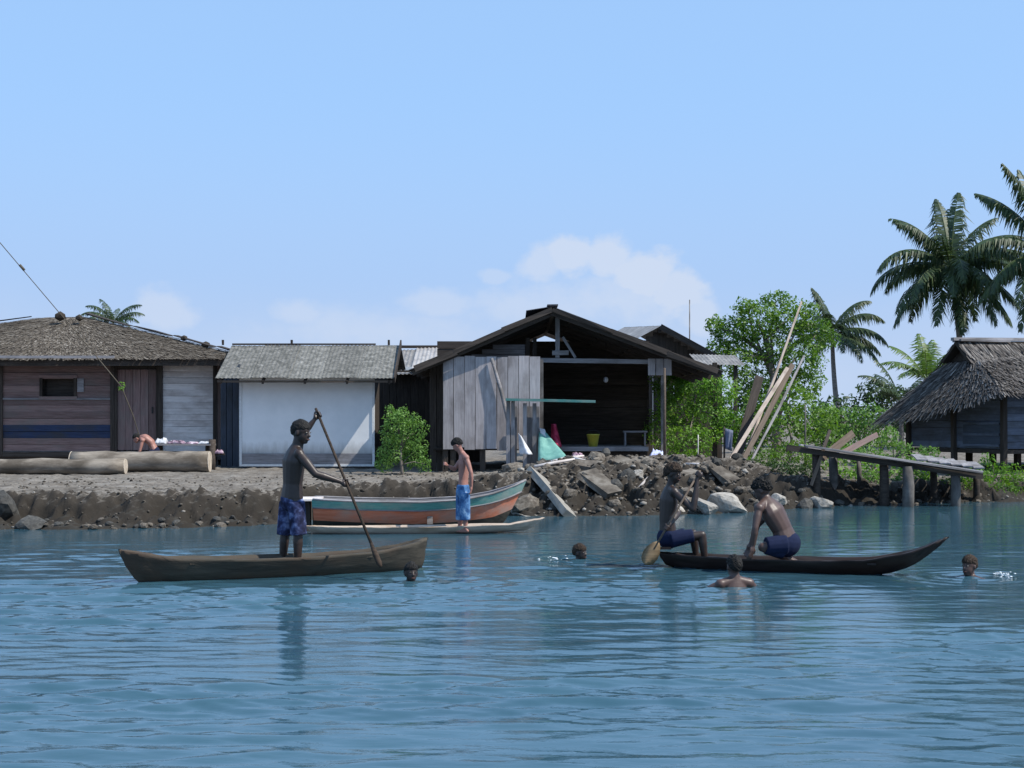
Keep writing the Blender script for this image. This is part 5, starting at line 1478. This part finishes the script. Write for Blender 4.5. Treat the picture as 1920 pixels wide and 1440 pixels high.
for sgn in (-1, 1):
    pts = []
    for i in range(19):
        s = i / 18; b = float(np.interp(s, *B4)) + .012; z = float(np.interp(s, *S4))
        pts.append(Vector((lerp(pA.x, pB.x, s), lerp(pA.y, pB.y, s), z + .005)) + nn * b * sgn)
    tube('gunwale', pts, .017, M['grey_wood'], pb, 6)
    pts = []
    for i in range(19):
        s = i / 18; b = float(np.interp(s, *B4)) * (.75 ** .42) + .012; zk = float(np.interp(s, *K4)); z = float(np.interp(s, *S4))
        x1 = (pB - pA).length - lerp(.42, 0, .75 ** .8); x0 = lerp(.02, 0, .75 ** .8)
        q = Vector((pA.x, pA.y, 0)) + dd * lerp(x0, x1, s)
        pts.append(Vector((q.x, q.y, lerp(zk, z, .75))) + nn * b * sgn)
    tube('rubbing_strip', pts, .014, M['grey_wood'], pb, 5)
c0 = Vector((pA.x, pA.y, 0))
tv = [c0 + nn * (sg * .42 * (v ** .42)) + Vector((0, 0, lerp(-.02, .50, v))) for sg in (-1, 1) for v in (.02, .15, .35, .6, .85, 1)]
tv = [q - mid for q in tv]; tv += [q + dd * .03 for q in tv]
tf = [(0, 1, 7, 6), (1, 2, 8, 7), (2, 3, 9, 8), (3, 4, 10, 9), (4, 5, 11, 10)]
link('transom', raw_mesh('transom', tv, tf + [tuple(reversed([i + 12 for i in f])) for f in tf], [M['dark_wood']]), pb, mid)
for s in (.22, .5, .76):
    c = Vector((lerp(pA.x, pB.x, s), lerp(pA.y, pB.y, s), float(np.interp(s, *S4)) - .13)); b = float(np.interp(s, *B4)) - .05
    board('thwart', c - nn * b, c + nn * b, .18, .025, M['grey_wood'], pb)
# dark outboard-style bracket block hanging on the stern
board('stern_block', c0 - dd * .16 + Vector((0, 0, .06)), c0 - dd * .16 + Vector((0, 0, .46)), .34, .22, M['dark_wood'], pb, tuple(dd), .02)
board('stern_board', c0 - dd * .02 + nn * .4 + Vector((0, 0, .51)), c0 - dd * .02 - nn * .4 + Vector((0, 0, .51)), .34, .03, M['pale_wood'], pb)
link('paint_patch', raw_mesh('paint_patch', *quad_box((0, 0, 0), .09, .012, .13), [M['fresh_timber']]), pb, Vector((lerp(pA.x, pB.x, .54), lerp(pA.y, pB.y, .54), .17)) - nn * .385)
# ================================================================== PEOPLE
import bmesh
def _sphere(c, r, seg=14):
    bm = bmesh.new(); bmesh.ops.create_uvsphere(bm, u_segments=seg, v_segments=max(6, seg // 2 + 2), radius=1)
    bm.verts.ensure_lookup_table()
    rr = r if hasattr(r, '__len__') else (r, r, r)
    vs = [Vector(c) + Vector((v.co.x * rr[0], v.co.y * rr[1], v.co.z * rr[2])) for v in bm.verts]
    fs = [tuple(v.index for v in f.verts) for f in bm.faces]; bm.free(); return vs, fs
def _ell(c, r, X, Y, Z):
    """ellipsoid with radii r along axes X,Y,Z"""
    vs, fs = _sphere((0, 0, 0), 1.0)
    return [Vector(c) + X * v.x * r[0] + Y * v.y * r[1] + Z * v.z * r[2] for v in vs], fs
def _cone(a, ra, b, rb, round_=True):
    a = Vector(a); b = Vector(b)
    out = [tube_data([a, b], [ra, rb], 14)]
    if round_: out += [_sphere(a, ra), _sphere(b, rb)]
    return out
def remesh(name, parts, voxel, smooth_it, mat):
    V, F = merge(parts)
    me = raw_mesh(name + '_raw', V, F)
    o = bpy.data.objects.new(name + '_raw', me); COL.objects.link(o)
    m = o.modifiers.new('r', 'REMESH'); m.mode = 'VOXEL'; m.voxel_size = voxel
    s = o.modifiers.new('s', 'SMOOTH'); s.factor = .5; s.iterations = smooth_it
    dg = bpy.context.evaluated_depsgraph_get(); dg.update()
    res = bpy.data.meshes.new_from_object(o.evaluated_get(dg))
    bpy.data.objects.remove(o); bpy.data.meshes.remove(me)
    res.name = name; res.materials.clear(); res.materials.append(mat)
    res.polygons.foreach_set("use_smooth", np.ones(len(res.polygons), dtype=bool))
    return res

def grip(parts, wrist, c, axis, s=1.0, R=.022):
    """closed hand round a shaft at c with direction axis"""
    wrist = Vector(wrist); c = Vector(c); ax = Vector(axis).normalized()
    u = c - wrist; u = (u - ax * u.dot(ax)).normalized(); n = ax.cross(u)
    palm_c = c - u * (R + .016) * 1.0
    parts += _cone(wrist, .023 * s, palm_c, .027 * s)
    parts.append(_ell(palm_c, (.044 * s, .034 * s, .019 * s), ax, n, u))
    f = R + .009
    for k in range(4):
        o = c + ax * (.028 - k * .0185) * s
        pts = [o + (-u * math.cos(a) + n * math.sin(a)) * f for a in (.6, 1.6, 2.7, 3.9 - .15 * (k == 3))]
        for i in range(3): parts += _cone(pts[i], .0088 * s, pts[i + 1], .0082 * s)
    o = c + ax * .045 * s
    pts = [o + (-u * math.cos(a) + n * math.sin(a)) * (f + .002) - ax * (.006 * i) for i, a in enumerate((-.3, -1.2, -2.2))]
    for i in range(2): parts += _cone(pts[i], .0105 * s, pts[i + 1], .009 * s)
def open_hand(parts, wrist, d, nrm, s=1.0, curl=.5, side=1):
    """relaxed hand: d along the fingers, nrm = palm normal"""
    wrist = Vector(wrist); d = Vector(d).normalized(); nr = Vector(nrm); nr = (nr - d * nr.dot(d)).normalized(); sd = d.cross(nr) * side
    c = wrist + d * .048 * s
    parts += _cone(wrist, .022 * s, c, .026 * s)
    parts.append(_ell(c, (.052 * s, .040 * s, .017 * s), d, sd, nr))
    for k, ln in enumerate((.070, .078, .073, .058)):
        a = wrist + d * .088 * s + sd * (.028 - .0185 * k) * s
        m = a + (d + nr * curl * .35 + sd * (.10 - .06 * k)).normalized() * ln * .5 * s
        e = m + (d + nr * curl * 1.1).normalized() * ln * .5 * s
        parts += _cone(a, .0092 * s, m, .0086 * s); parts += _cone(m, .0086 * s, e, .0076 * s)
    a = wrist + d * .025 * s + sd * .028 * s; m = a + (d * .55 + sd * .75 + nr * .25).normalized() * .042 * s; e = m + (d * .9 + sd * .25 + nr * .3).normalized() * .032 * s
    parts += _cone(a, .0125 * s, m, .0105 * s); parts += _cone(m, .0105 * s, e, .009 * s)

def head_parts(parts, c, fwd, up, s=1.0):
    """cranium, face, jaw, nose, ears round the head centre c"""
    f = Vector(fwd).normalized(); u = Vector(up); u = (u - f * u.dot(f)).normalized(); r = f.cross(u)
    parts.append(_ell(c + u * .022 * s - f * .012 * s, (.098 * s, .074 * s, .098 * s), f, r, u))
    parts.append(_ell(c - u * .035 * s + f * .018 * s, (.070 * s, .060 * s, .080 * s), f, r, u))
    parts.append(_ell(c - u * .092 * s + f * .048 * s, (.032 * s, .034 * s, .024 * s), f, r, u))
    parts += _cone(c + f * .082 * s + u * .002 * s, .009 * s, c + f * .098 * s - u * .032 * s, .014 * s)
    parts.append(_ell(c + f * .092 * s - u * .034 * s, (.012 * s, .021 * s, .010 * s), f, r, u))
    parts.append(_ell(c + f * .070 * s + u * .022 * s, (.015 * s, .046 * s, .012 * s), f, r, u))
    parts.append(_ell(c + f * .078 * s - u * .068 * s, (.014 * s, .027 * s, .014 * s), f, r, u))
    for sg in (-1, 1):
        parts.append(_ell(c + r * .076 * s * sg - f * .008 * s - u * .012 * s, (.019 * s, .010 * s, .032 * s), f, r, u))
    return f, r, u
def head_extras(t, c, f, r, u, s, hair_mat, hair=1.0, hair_seed=0, back=.0):
    loc = t.location
    for sg in (-1, 1):
        vs, fs = _ell(c + f * .079 * s + r * .031 * s * sg + u * .002 * s - loc, (.009 * s, .012 * s, .006 * s), f, r, u)
        eye = link('eye', raw_mesh('eye', vs, fs, [M['eye_white']], True), t, loc)
        vs, fs = _ell(c + f * .0875 * s + r * .031 * s * sg + u * .002 * s - loc, (.004 * s, .007 * s, .007 * s), f, r, u)
        p = link('pupil', raw_mesh('pupil', vs, fs, [M['pupil']], True), eye, loc)
    vs, fs = _ell(c + f * .088 * s - u * .068 * s - loc, (.008 * s, .025 * s, .0085 * s), f, r, u)
    link('mouth', raw_mesh('mouth', vs, fs, [M['lip']], True), t, loc)
    # tight curly hair: lumpy cap over the cranium down to the nape
    bm = bmesh.new(); bmesh.ops.create_icosphere(bm, subdivisions=5, radius=1); bm.verts.ensure_lookup_table()
    rr = np.random.default_rng(hair_seed)
    A = np.array([tuple(v.co) for v in bm.verts]); F = [tuple(v.index for v in q.verts) for q in bm.faces]; bm.free()
    lump = 1.3 * (fbm(A[:, 0] * 6 + 9 + hair_seed, A[:, 1] * 6 + A[:, 2] * 8, 2) - .5) + .5 * (rr.random(len(A)) - .5)
    # A: x forward, y right, z up
    hl = .10 - .82 * np.clip(-A[:, 0] * .9 + .25, 0, 1)          # hairline height: high at the brow, low at the nape
    on = 1 / (1 + np.exp(-(A[:, 2] - hl) * 14))
    rad = 1 + (.13 * hair + .16 * hair * lump) * on - .10 * (1 - on)
    V = []
    for k in range(len(A)):
        V.append(c + u * .022 * s - f * .012 * s + f * float(A[k, 0] * .098 * s * rad[k]) + r * float(A[k, 1] * .074 * s * rad[k]) + u * float(A[k, 2] * .098 * s * rad[k]) - loc)
    link('hair', raw_mesh('hair', V, F, [hair_mat], False), t, loc)

def limb(parts, a, b, c, ra, rb, rc, bulge=1.12):
    """two-segment limb with muscle swell"""
    a, b, c = Vector(a), Vector(b), Vector(c)
    m1 = a.lerp(b, .4); m2 = b.lerp(c, .3)
    parts += _cone(a, ra, m1, ra * bulge * .98); parts += _cone(m1, ra * bulge * .98, b, rb)
    parts += _cone(b, rb, m2, rb * bulge); parts += _cone(m2, rb * bulge, c, rc)
def torso(parts, neck, chest, waist, pel, rgt, s, slim=1.0):
    """rgt: the person's right; smooth run of slices from pelvis to the neck base"""
    neck, chest, waist, pel = map(Vector, (neck, chest, waist, pel)); rgt = Vector(rgt).normalized()
    low = pel - (waist - pel).normalized() * .05 * s
    keys = [low, pel, waist, chest, neck]
    cum = [0]
    for i in range(4): cum.append(cum[-1] + (keys[i + 1] - keys[i]).length)
    tot = cum[-1]; n = 46
    for k in range(n + 1):
        q = k / n; d = q * tot
        i = max(j for j in range(4) if cum[j] <= d + 1e-9)
        p = keys[i].lerp(keys[i + 1], (d - cum[i]) / max(1e-6, cum[i + 1] - cum[i]))
        d2 = min(tot, d + .08 * tot); d0 = max(0, d - .08 * tot)
        def at(dd):
            j = max(x for x in range(4) if cum[x] <= dd + 1e-9); return keys[j].lerp(keys[j + 1], (dd - cum[j]) / max(1e-6, cum[j + 1] - cum[j]))
        ax = (at(d2) - at(d0)).normalized()
        r1 = (rgt - ax * rgt.dot(ax)).normalized(); f1 = ax.cross(r1)
        w = float(np.interp(q, [0, .12, .36, .55, .75, .88, 1], [.128, .148, .126, .140, .158, .130, .065])) * s * slim
        dp = float(np.interp(q, [0, .12, .36, .55, .75, .88, 1], [.092, .106, .092, .100, .108, .086, .058])) * s * slim
        parts.append(_ell(p, (w, dp, .055 * s), r1, f1, ax))
def foot(parts, ankle, d, s=1.0):
    a = Vector(ankle); d = Vector(d).normalized(); sd = Vector((-d.y, d.x, 0))
    heel = a - d * .035 * s - Vector((0, 0, .045 * s)); ball = a + d * .12 * s - Vector((0, 0, .052 * s)); toe = a + d * .185 * s - Vector((0, 0, .058 * s))
    parts += _cone(a, .034 * s, heel, .032 * s); parts += _cone(heel, .032 * s, ball, .030 * s); parts += _cone(a, .034 * s, ball, .026 * s)
    for k in range(5):
        o = ball + sd * (.03 - .015 * k) * s; parts += _cone(o, .014 * s, o + d * (.055 - .006 * k) * s - Vector((0, 0, .010 * s)), .011 * s)

def person(name, label, loc, parts, skin, voxel=.0085, group=None, sm=4):
    t = thing(name, label, 'person', loc, group)
    me = remesh('body', parts, voxel, sm, M[skin])
    me.transform(Matrix.Translation(-Vector(loc)))
    link('body', me, t, loc)
    return t
def garment(t, name, parts, mat, voxel=.011, sm=3):
    me = remesh(name, parts, voxel, sm, M[mat]); me.transform(Matrix.Translation(-t.location))
    return link(name, me, t, t.location)
V3 = Vector

# ---------------------------------------------------------- 1 man standing in the grey canoe, poling
Ym = 16.45
def Q(px, py, dy=0.0, Y=None):
    return P(px, py, (Ym if Y is None else Y) + dy)
pole_top, pole_bot = P(592, 766, 16.80), P(714, 1063, 15.80)
pole_d = (pole_bot - pole_top).normalized()
def on_pole(py): 
    t = (py - 766) / (1063 - 766.0); return pole_top.lerp(pole_bot, t)
hi, lo = on_pole(779), on_pole(911)
s = 1.08
prm = []
hd = Q(565, 810, -.02); fwd = V3((.93, -.36, -.10)); upv = V3((.06, 0, 1))
f, r, u = head_parts(prm, hd, fwd, upv, 1.17)
neck = Q(556, 838); chest = Q(551, 862); waist = Q(549, 905); pel = Q(547, 938)
prm += _cone(neck + V3((0, 0, -.05)), .072, hd - u * .06 - f * .02, .062)
rgt = V3((.42, -.9, 0))                                  # his right side is towards the viewer
torso(prm, neck, chest, waist, pel, rgt, s, 1.12)
shR = Q(561, 851, -.14); shL = Q(552, 846, .17)
prm += _cone(neck - V3((0, 0, .02)), .055, shR, .052); prm += _cone(neck - V3((0, 0, .02)), .055, shL, .052)
prm.append(_sphere(shR, .062)); prm.append(_sphere(shL, .06))
elR = Q(592, 889, -.24); wrR = lo + (elR - lo).normalized() * .075
limb(prm, shR, elR, wrR, .052, .043, .027); grip(prm, wrR, lo, -pole_d, 1.05)
elL = Q(574, 806, .30); wrL = hi + (elL - hi).normalized() * .075
limb(prm, shL, elL, wrL, .046, .038, .025); grip(prm, wrL, hi, -pole_d, 1.05)
zc = .02                                                # canoe floor
for sg, hx, kx, ax_, dyy in ((1, 553, 559, 558, -.10), (-1, 540, 535, 529, .10)):
    hip = Q(hx, 945, dyy); ank = Q(ax_, 1050, dyy * 1.0); ank.z = zc + .075
    knee = Q(kx, 997, dyy); 
    limb(prm, hip, knee, ank, .078, .054, .036, 1.08); foot(prm, ank, V3((.9, -.35, 0)), 1.05)
man = person('person', 'shirtless man in blue shorts standing and poling the grey canoe', (Q(545, 1075).x, Ym, zc), prm, 'skin_dark')
head_extras(man, hd, f, r, u, 1.17, M['hair'], .6, 3)
sp = []
ax = (waist - pel).normalized()
sp.append(_ell(pel + V3((0, 0, .0)), (.176, .132, .150), rgt, V3((.9, .42, 0)), V3((0, 0, 1))))
sp.append(_ell(pel + V3((0, 0, .08)), (.158, .118, .10), rgt, V3((.9, .42, 0)), V3((0, 0, 1))))
for hx, kx, dyy in ((555, 560, -.10), (540, 534, .10)):
    sp += _cone(Q(hx, 940, dyy), .105, Q(kx, 1003, dyy), .098, False)
garment(man, 'shorts', sp, 'shorts_navy')
pt = thing('punt_pole', 'long dark paddle pole held by the standing man', 'paddle', (pole_top + pole_bot) / 2)
tube('shaft', [pole_top, pole_bot.lerp(pole_top, .08)], [.016, .017], M['pole_dark'], pt, 9, .03)
bl = pole_bot.lerp(pole_top, .14)
tube('blade', [bl, bl.lerp(pole_bot, .4), bl.lerp(pole_bot, .85), pole_bot], [.018, .032, .034, .018], M['pole_dark'], pt, 9)

# ---------------------------------------------------------- 2 boy standing in the pale canoe by the plank boat
Yk = 22.4
def K(px, py, dy=0.0): return P(px, py, Yk + dy)
s = .86; prm = []
hd = K(857, 834, -.03); fwd = V3((-.80, .25, -.55)); upv = V3((-.35, 0, .9))
f, r, u = head_parts(prm, hd, fwd, upv, s)
neck = K(867, 850); chest = K(870, 868); waist = K(869, 898); pel = K(868, 922)
prm += _cone(neck - V3((0, 0, .03)), .052, hd - u * .05, .045)
rgt = V3((.25, .95, 0))                                  # faces left and away; left side to the viewer
torso(prm, neck, chest, waist, pel, rgt, s, .95)
shV = K(874, 858, -.14); shF = K(868, 858, .14)
prm += _cone(neck, .045, shV, .045); prm += _cone(neck, .045, shF, .045)
prm.append(_sphere(shV, .052)); prm.append(_sphere(shF, .05))
el_v = K(883, 886, -.20); wr_v = K(884, 912, -.18)
limb(prm, shV, el_v, wr_v, .040, .033, .022); open_hand(prm, wr_v, (-.1, 0, -1), (-.8, .3, 0), s, .6)
el_f = K(852, 880, .10); stick_c = K(834, 870, -.05); wr_f = K(840, 873, .02)
limb(prm, shF, el_f, wr_f, .038, .032, .021); grip(prm, wr_f, stick_c, V3((.2, .3, 1)), s, .014)
for hx, kx, ax_, dyy in ((871, 872, 873, -.08), (865, 864, 862, .08)):
    hip = K(hx, 928, dyy); knee = K(kx, 962, dyy); ank = K(ax_, 990, dyy); ank.z = .085
    limb(prm, hip, knee, ank, .064, .044, .031, 1.08); foot(prm, ank, V3((-.9, .3, 0)), s)
boy = person('person', 'boy in bright blue shorts bending his head, standing beside the teal boat', (pel.x, Yk, .0), prm, 'skin_kid')
head_extras(boy, hd, f, r, u, s, M['hair'], 1.0, 5)
sp = [_ell(pel, (.148, .115, .12), rgt, V3((-.95, .25, 0)), V3((0, 0, 1))), _ell(pel + V3((0, 0, .07)), (.135, .104, .08), rgt, V3((-.95, .25, 0)), V3((0, 0, 1)))]
for hx, kx, dyy in ((871, 872, -.08), (865, 864, .08)): sp += _cone(K(hx, 924, dyy), .090, K(kx, 975, dyy), .084, False)
garment(boy, 'shorts', sp, 'shorts_blue')
tag(tube('held_stick', [K(833, 880, -.06), K(834, 870, -.05), K(835, 852, -.02)], [.012, .012, .010], M['pole_dark'], None, 7), 'short stick in the hand of the boy by the teal boat', 'stick')

# ---------------------------------------------------------- 3 paddler sitting at the end of the dark canoe
Yp = 17.25
def A3(px, py, dy=0.0): return P(px, py, Yp + dy)
pt0, pt1 = P(1313, 882, 17.02), P(1214, 1050, 16.90)
pd_ = (pt1 - pt0).normalized()
def on_pad(py): return pt0.lerp(pt1, (py - 882) / (1050 - 882.0))
hi, lo = on_pad(889), on_pad(990)
s = .98; prm = []
hd = A3(1263, 888, -.02); fwd = V3((.85, -.45, -.12)); upv = V3((.05, 0, 1))
f, r, u = head_parts(prm, hd, fwd, upv, s)
neck = A3(1257, 912); chest = A3(1254, 934); waist = A3(1251, 975); pel = A3(1253, 1008)
prm += _cone(neck - V3((0, 0, .04)), .058, hd - u * .06 - f * .01, .05)
rgt = V3((.45, -.89, 0))
torso(prm, neck, chest, waist, pel, rgt, s, .95)
shR = A3(1264, 922, -.14); shL = A3(1252, 919, .16)
prm += _cone(neck - V3((0, 0, .02)), .05, shR, .05); prm += _cone(neck - V3((0, 0, .02)), .05, shL, .05)
prm.append(_sphere(shR, .058)); prm.append(_sphere(shL, .056))
elR = A3(1300, 955, -.30); wrR = hi + (elR - hi).normalized() * .07
limb(prm, shR, elR, wrR, .044, .037, .024); grip(prm, wrR, hi, -pd_, .98)
elL = A3(1272, 962, .02); wrL = lo + (elL - lo).normalized() * .07
limb(prm, shL, elL, wrL, .043, .036, .024); grip(prm, wrL, lo, -pd_, .98)
for hx, kx, ky, ax_, dyy in ((1262, 1316, 1003, 1322, -.09), (1260, 1300, 1000, 1306, .12)):
    hip = A3(hx, 1012, dyy); knee = A3(kx, ky, dyy); ank = A3(ax_, 1040, dyy); ank.z = .085
    limb(prm, hip, knee, ank, .072, .052, .035, 1.06); foot(prm, ank, V3((.95, -.1, 0)), s)
pad = person('person', 'paddler with bushy hair sitting upright at the dark canoe stern', (pel.x, Yp, 0), prm, 'skin_dark')
head_extras(pad, hd, f, r, u, s, M['hair_brown'], 1.7, 8)
sp = [_ell(pel, (.172, .132, .14), rgt, V3((.89, .45, 0)), V3((0, 0, 1)))]
for hx, kx, ky, dyy in ((1262, 1300, 1004, -.09), (1260, 1286, 1002, .12)): sp += _cone(A3(hx - 4, 1012, dyy), .104, A3(kx, ky, dyy), .082, False)
garment(pad, 'shorts', sp, 'shorts_dark')
seat = board('stern_seat', P(1241, 1028, 17.0), P(1241, 1028, 17.65), .22, .03, M['canoe_dark'], canoe2)
pdl = thing('paddle', 'wooden paddle with tan blade held by the sitting paddler', 'paddle', (pt0 + pt1) / 2)
tube('shaft', [pt0, pt1.lerp(pt0, .12)], [.013, .014], M['timber_brown'], pdl, 8)
sdv = pd_.cross(V3((0, 1, 0))).normalized(); thv = pd_.cross(sdv)
bl0 = pt1.lerp(pt0, .20); vs = []
prof = [(0, .018), (.12, .055), (.35, .088), (.6, .10), (.82, .085), (.95, .05), (1, .01)]
BL = (pt1 - bl0).length + .06
for (q, w) in prof:
    c = bl0 + pd_ * BL * q
    for a, b in ((-1, 0), (0, 1), (1, 0), (0, -1)): vs.append(c + sdv * w * a + thv * (.012 * (1 - .5 * q)) * b - pdl.location)
fs = []
for i in range(len(prof) - 1):
    for k in range(4): j = (k + 1) % 4; fs.append((i * 4 + k, i * 4 + j, i * 4 + 4 + j, i * 4 + 4 + k))
fs += [(3, 2, 1, 0), tuple(range(len(vs) - 4, len(vs)))]
link('blade', raw_mesh('blade', vs, fs, [M['paddle_tan']], True), pdl, pdl.location)

# ---------------------------------------------------------- 4 person kneeling, bent forward, in the dark canoe
Yq = 16.75
def A4(px, py, dy=0.0): return P(px, py, Yq + dy)
s = 1.1; prm = []
hd = A4(1428, 918, .05); fwd = V3((-.85, .40, -.35)); upv = V3((-.35, .1, .95))
f, r, u = head_parts(prm, hd, fwd, upv, s)
neck = A4(1437, 939, .02); chest = A4(1447, 957); waist = A4(1465, 989); pel = A4(1475, 1016)
prm += _cone(neck + V3((.03, 0, -.02)), .06, hd - u * .05, .052)
rgt = V3((.62, .78, 0))
torso(prm, neck, chest, waist, pel, rgt, s, 1.12)
shV = A4(1423, 953, -.15); shF = A4(1453, 950, .14)
prm += _cone(neck, .055, shV, .055); prm += _cone(neck, .055, shF, .055)
prm.append(_sphere(shV, .062)); prm.append(_sphere(shF, .06))
elV = A4(1416, 990, -.24); wrV = A4(1412, 1024, -.22)
limb(prm, shV, elV, wrV, .045, .038, .025); open_hand(prm, wrV, (-.25, -.1, -1), (-.6, .6, -.2), s, .8)
elF = A4(1420, 985, .25); wrF = A4(1408, 1018, .25)
limb(prm, shF, elF, wrF, .044, .037, .025); open_hand(prm, wrF, (-.35, 0, -1), (-.6, -.6, -.2), s, .6, -1)
for dyy in (-.10, .10):
    hip = A4(1473, 1020, dyy); knee = A4(1430, 1026, dyy * 1.4); ank = A4(1478, 1040, dyy); knee.z = max(knee.z, .10); ank = A4(1478, 1036, dyy * .5 + .04); ank.z = .15
    limb(prm, hip, knee, ank, .078, .056, .036, 1.06); foot(prm, ank, V3((.9, -.25, 0)), s)
kn = person('person', 'shirtless person in dark blue shorts kneeling bent forward in the dark canoe', (pel.x, Yq, 0), prm, 'skin')
head_extras(kn, hd, f, r, u, s, M['hair'], 1.3, 11)
sp = [_ell(pel + V3((.005, 0, -.03)), (.195, .150, .165), rgt, V3((-.7, .55, .4)).normalized(), V3((.35, -.2, .85)).normalized()), _ell(waist.lerp(pel, .55), (.165, .128, .09), rgt, V3((-.7, .55, .4)).normalized(), V3((.35, -.2, .85)).normalized())]
for dyy in (-.10, .10): sp += _cone(A4(1473, 1021, dyy), .125, A4(1436, 1024, dyy * 1.35), .108, False); sp += _cone(A4(1436, 1026, dyy * 1.3), .085, A4(1470, 1036, dyy), .08, False)
garment(kn, 'shorts', sp, 'shorts_dark')

# ---------------------------------------------------------- swimmers
def swimmer(label, px, py, Y, fwd, up, s, skin, hair, seed, sink=.0, shoulders=False, hair_amt=.9):
    prm = []; hd = P(px, py, Y)
    f, r, u = head_parts(prm, hd, V3(fwd), V3(up), s)
    flat = V3((f.x, f.y, 0)).normalized(); rg = flat.cross(V3((0, 0, 1)))
    nk = hd - u * .13 * s - f * .03 * s
    prm += _cone(hd - u * .06 * s - f * .012 * s, .052 * s, nk, .058 * s)
    ch = nk - V3((0, 0, .17 * s)); wa = nk - V3((0, 0, .40 * s)) - flat * .1; pe = nk - V3((0, 0, .6 * s)) - flat * .22
    torso(prm, nk, ch, wa, pe, rg, s)
    for sg in (-1, 1):
        sh_ = nk + rg * sg * .17 * s - V3((0, 0, .055 * s))
        prm += _cone(nk - V3((0, 0, .01)), .056 * s, sh_, .056 * s); prm.append(_sphere(sh_, .06 * s))
        e_ = sh_ + rg * sg * .16 * s + flat * .12 - V3((0, 0, .10 if shoulders else .18)) * s; w_ = e_ + flat * .2 * s - rg * sg * .05 * s - V3((0, 0, .05))
        limb(prm, sh_, e_, w_, .044 * s, .037 * s, .025 * s); open_hand(prm, w_, flat, (0, 0, -1), s, .3, sg)
        hp = pe + rg * sg * .08 * s; k_ = hp - V3((0, 0, .32)) * s + flat * .08; a_ = k_ - V3((0, 0, .34)) * s - flat * .12
        limb(prm, hp, k_, a_, .07 * s, .05 * s, .034 * s); foot(prm, a_, flat, s)
    t = person('person', label, (hd.x, hd.y, 0), prm, skin, .010, 'people swimming in the river')
    head_extras(t, hd, f, r, u, s, M[hair], hair_amt, seed)
    return t
swimmer('swimmer facing the camera just below the grey canoe bow', 771, 1074, 15.75, (.35, -.95, .15), (0, .1, 1), .95, 'skin_dark', 'hair', 21)
swimmer('swimmer between the two canoes, farthest out toward the bank', 1088, 1036, 18.2, (.8, -.55, .05), (0, 0, 1), .92, 'skin_dark', 'hair_brown', 22)
swimmer('swimmer seen from behind with bare shoulders, alongside the dark canoe', 1376, 1062, 15.25, (-.30, .95, .05), (0, 0, 1), 1.0, 'skin', 'hair', 23, shoulders=True)
swimmer('swimmer near the raised bow of the dark canoe', 1817, 1061, 16.2, (-.75, -.6, .05), (0, 0, 1), 1.0, 'skin', 'hair_brown', 24)
# splashes: broken water round two swimmers
def splash(label, px, py, Y, w, n, seed):
    r = random.Random(seed); c = P(px, py, Y); c.z = 0; parts = []
    for i in range(n):
        q = V3((r.gauss(0, w), r.gauss(0, .10), abs(r.gauss(.012, .02)))); k = r.uniform(.003, .011)
        vs, fs = icos(1); parts.append(([q + V3((v.x * k * 1.9, v.y * k * 1.5, v.z * k * .9)) for v in vs], fs))
    V, F = merge(parts)
    return tag(link('splash', raw_mesh('splash', V, F, [M['foam']], True), None, c), label, 'splash', kind='stuff')
splash('white splash right of the swimmer near the raised bow', 1880, 1077, 16.3, .07, 26, 1)
splash('small white splash left of the farthest swimmer', 1042, 1046, 18.2, .06, 14, 2)

# ---------------------------------------------------------- crouching person behind the back log
Yc = 32.6
def A5(px, py, dy=0.0): return P(px, py, Yc + dy)
gzc = gh(A5(280, 860).x, Yc)
s = .86; prm = []
hd = A5(256, 822, -.03); fwd = V3((-.85, -.25, -.45)); upv = V3((-.4, 0, .9))
f, r, u = head_parts(prm, hd, fwd, upv, s)
neck = A5(264, 820); chest = A5(271, 820); waist = A5(283, 829); pel = A5(291, 846)
prm += _cone(neck, .05, hd - u * .04 - f * .03, .046)
rgt = V3((-.1, .99, 0))
torso(prm, neck, chest, waist, pel, rgt, s, 1.05)
for dyy in (-.15, .15):
    sh_ = A5(267, 826, dyy); el5 = A5(262, 846, dyy * 1.3); wr5 = A5(253, 860, dyy)
    prm += _cone(neck, .046, sh_, .048); prm.append(_sphere(sh_, .052))
    limb(prm, sh_, el5, wr5, .038, .032, .022); open_hand(prm, wr5, (-.6, 0, -.6), (0, 0, -1), s, .6)
    hp = A5(289, 848, dyy * .55); kn5 = A5(264, 858, dyy * .9); an5 = A5(284, 880, dyy * .7); an5.z = gzc + .08
    limb(prm, hp, kn5, an5, .064, .046, .032); foot(prm, an5, V3((-1, 0, 0)), s)
cr = person('person', 'crouching person with sunlit bare back bent behind the back log', (pel.x, Yc, gzc), prm, 'skin_kid', .01)
head_extras(cr, hd, f, r, u, s, M['hair'], 1.0, 31)
garment(cr, 'shorts', [_ell(pel, (.14, .112, .115), rgt, V3((-.9, 0, .3)).normalized(), V3((.3, 0, .9)).normalized())] + [q for dyy in (-.15, .15) for q in _cone(A5(289, 848, dyy * .55), .088, A5(270, 856, dyy * .8), .08, False)], 'shorts_dark')
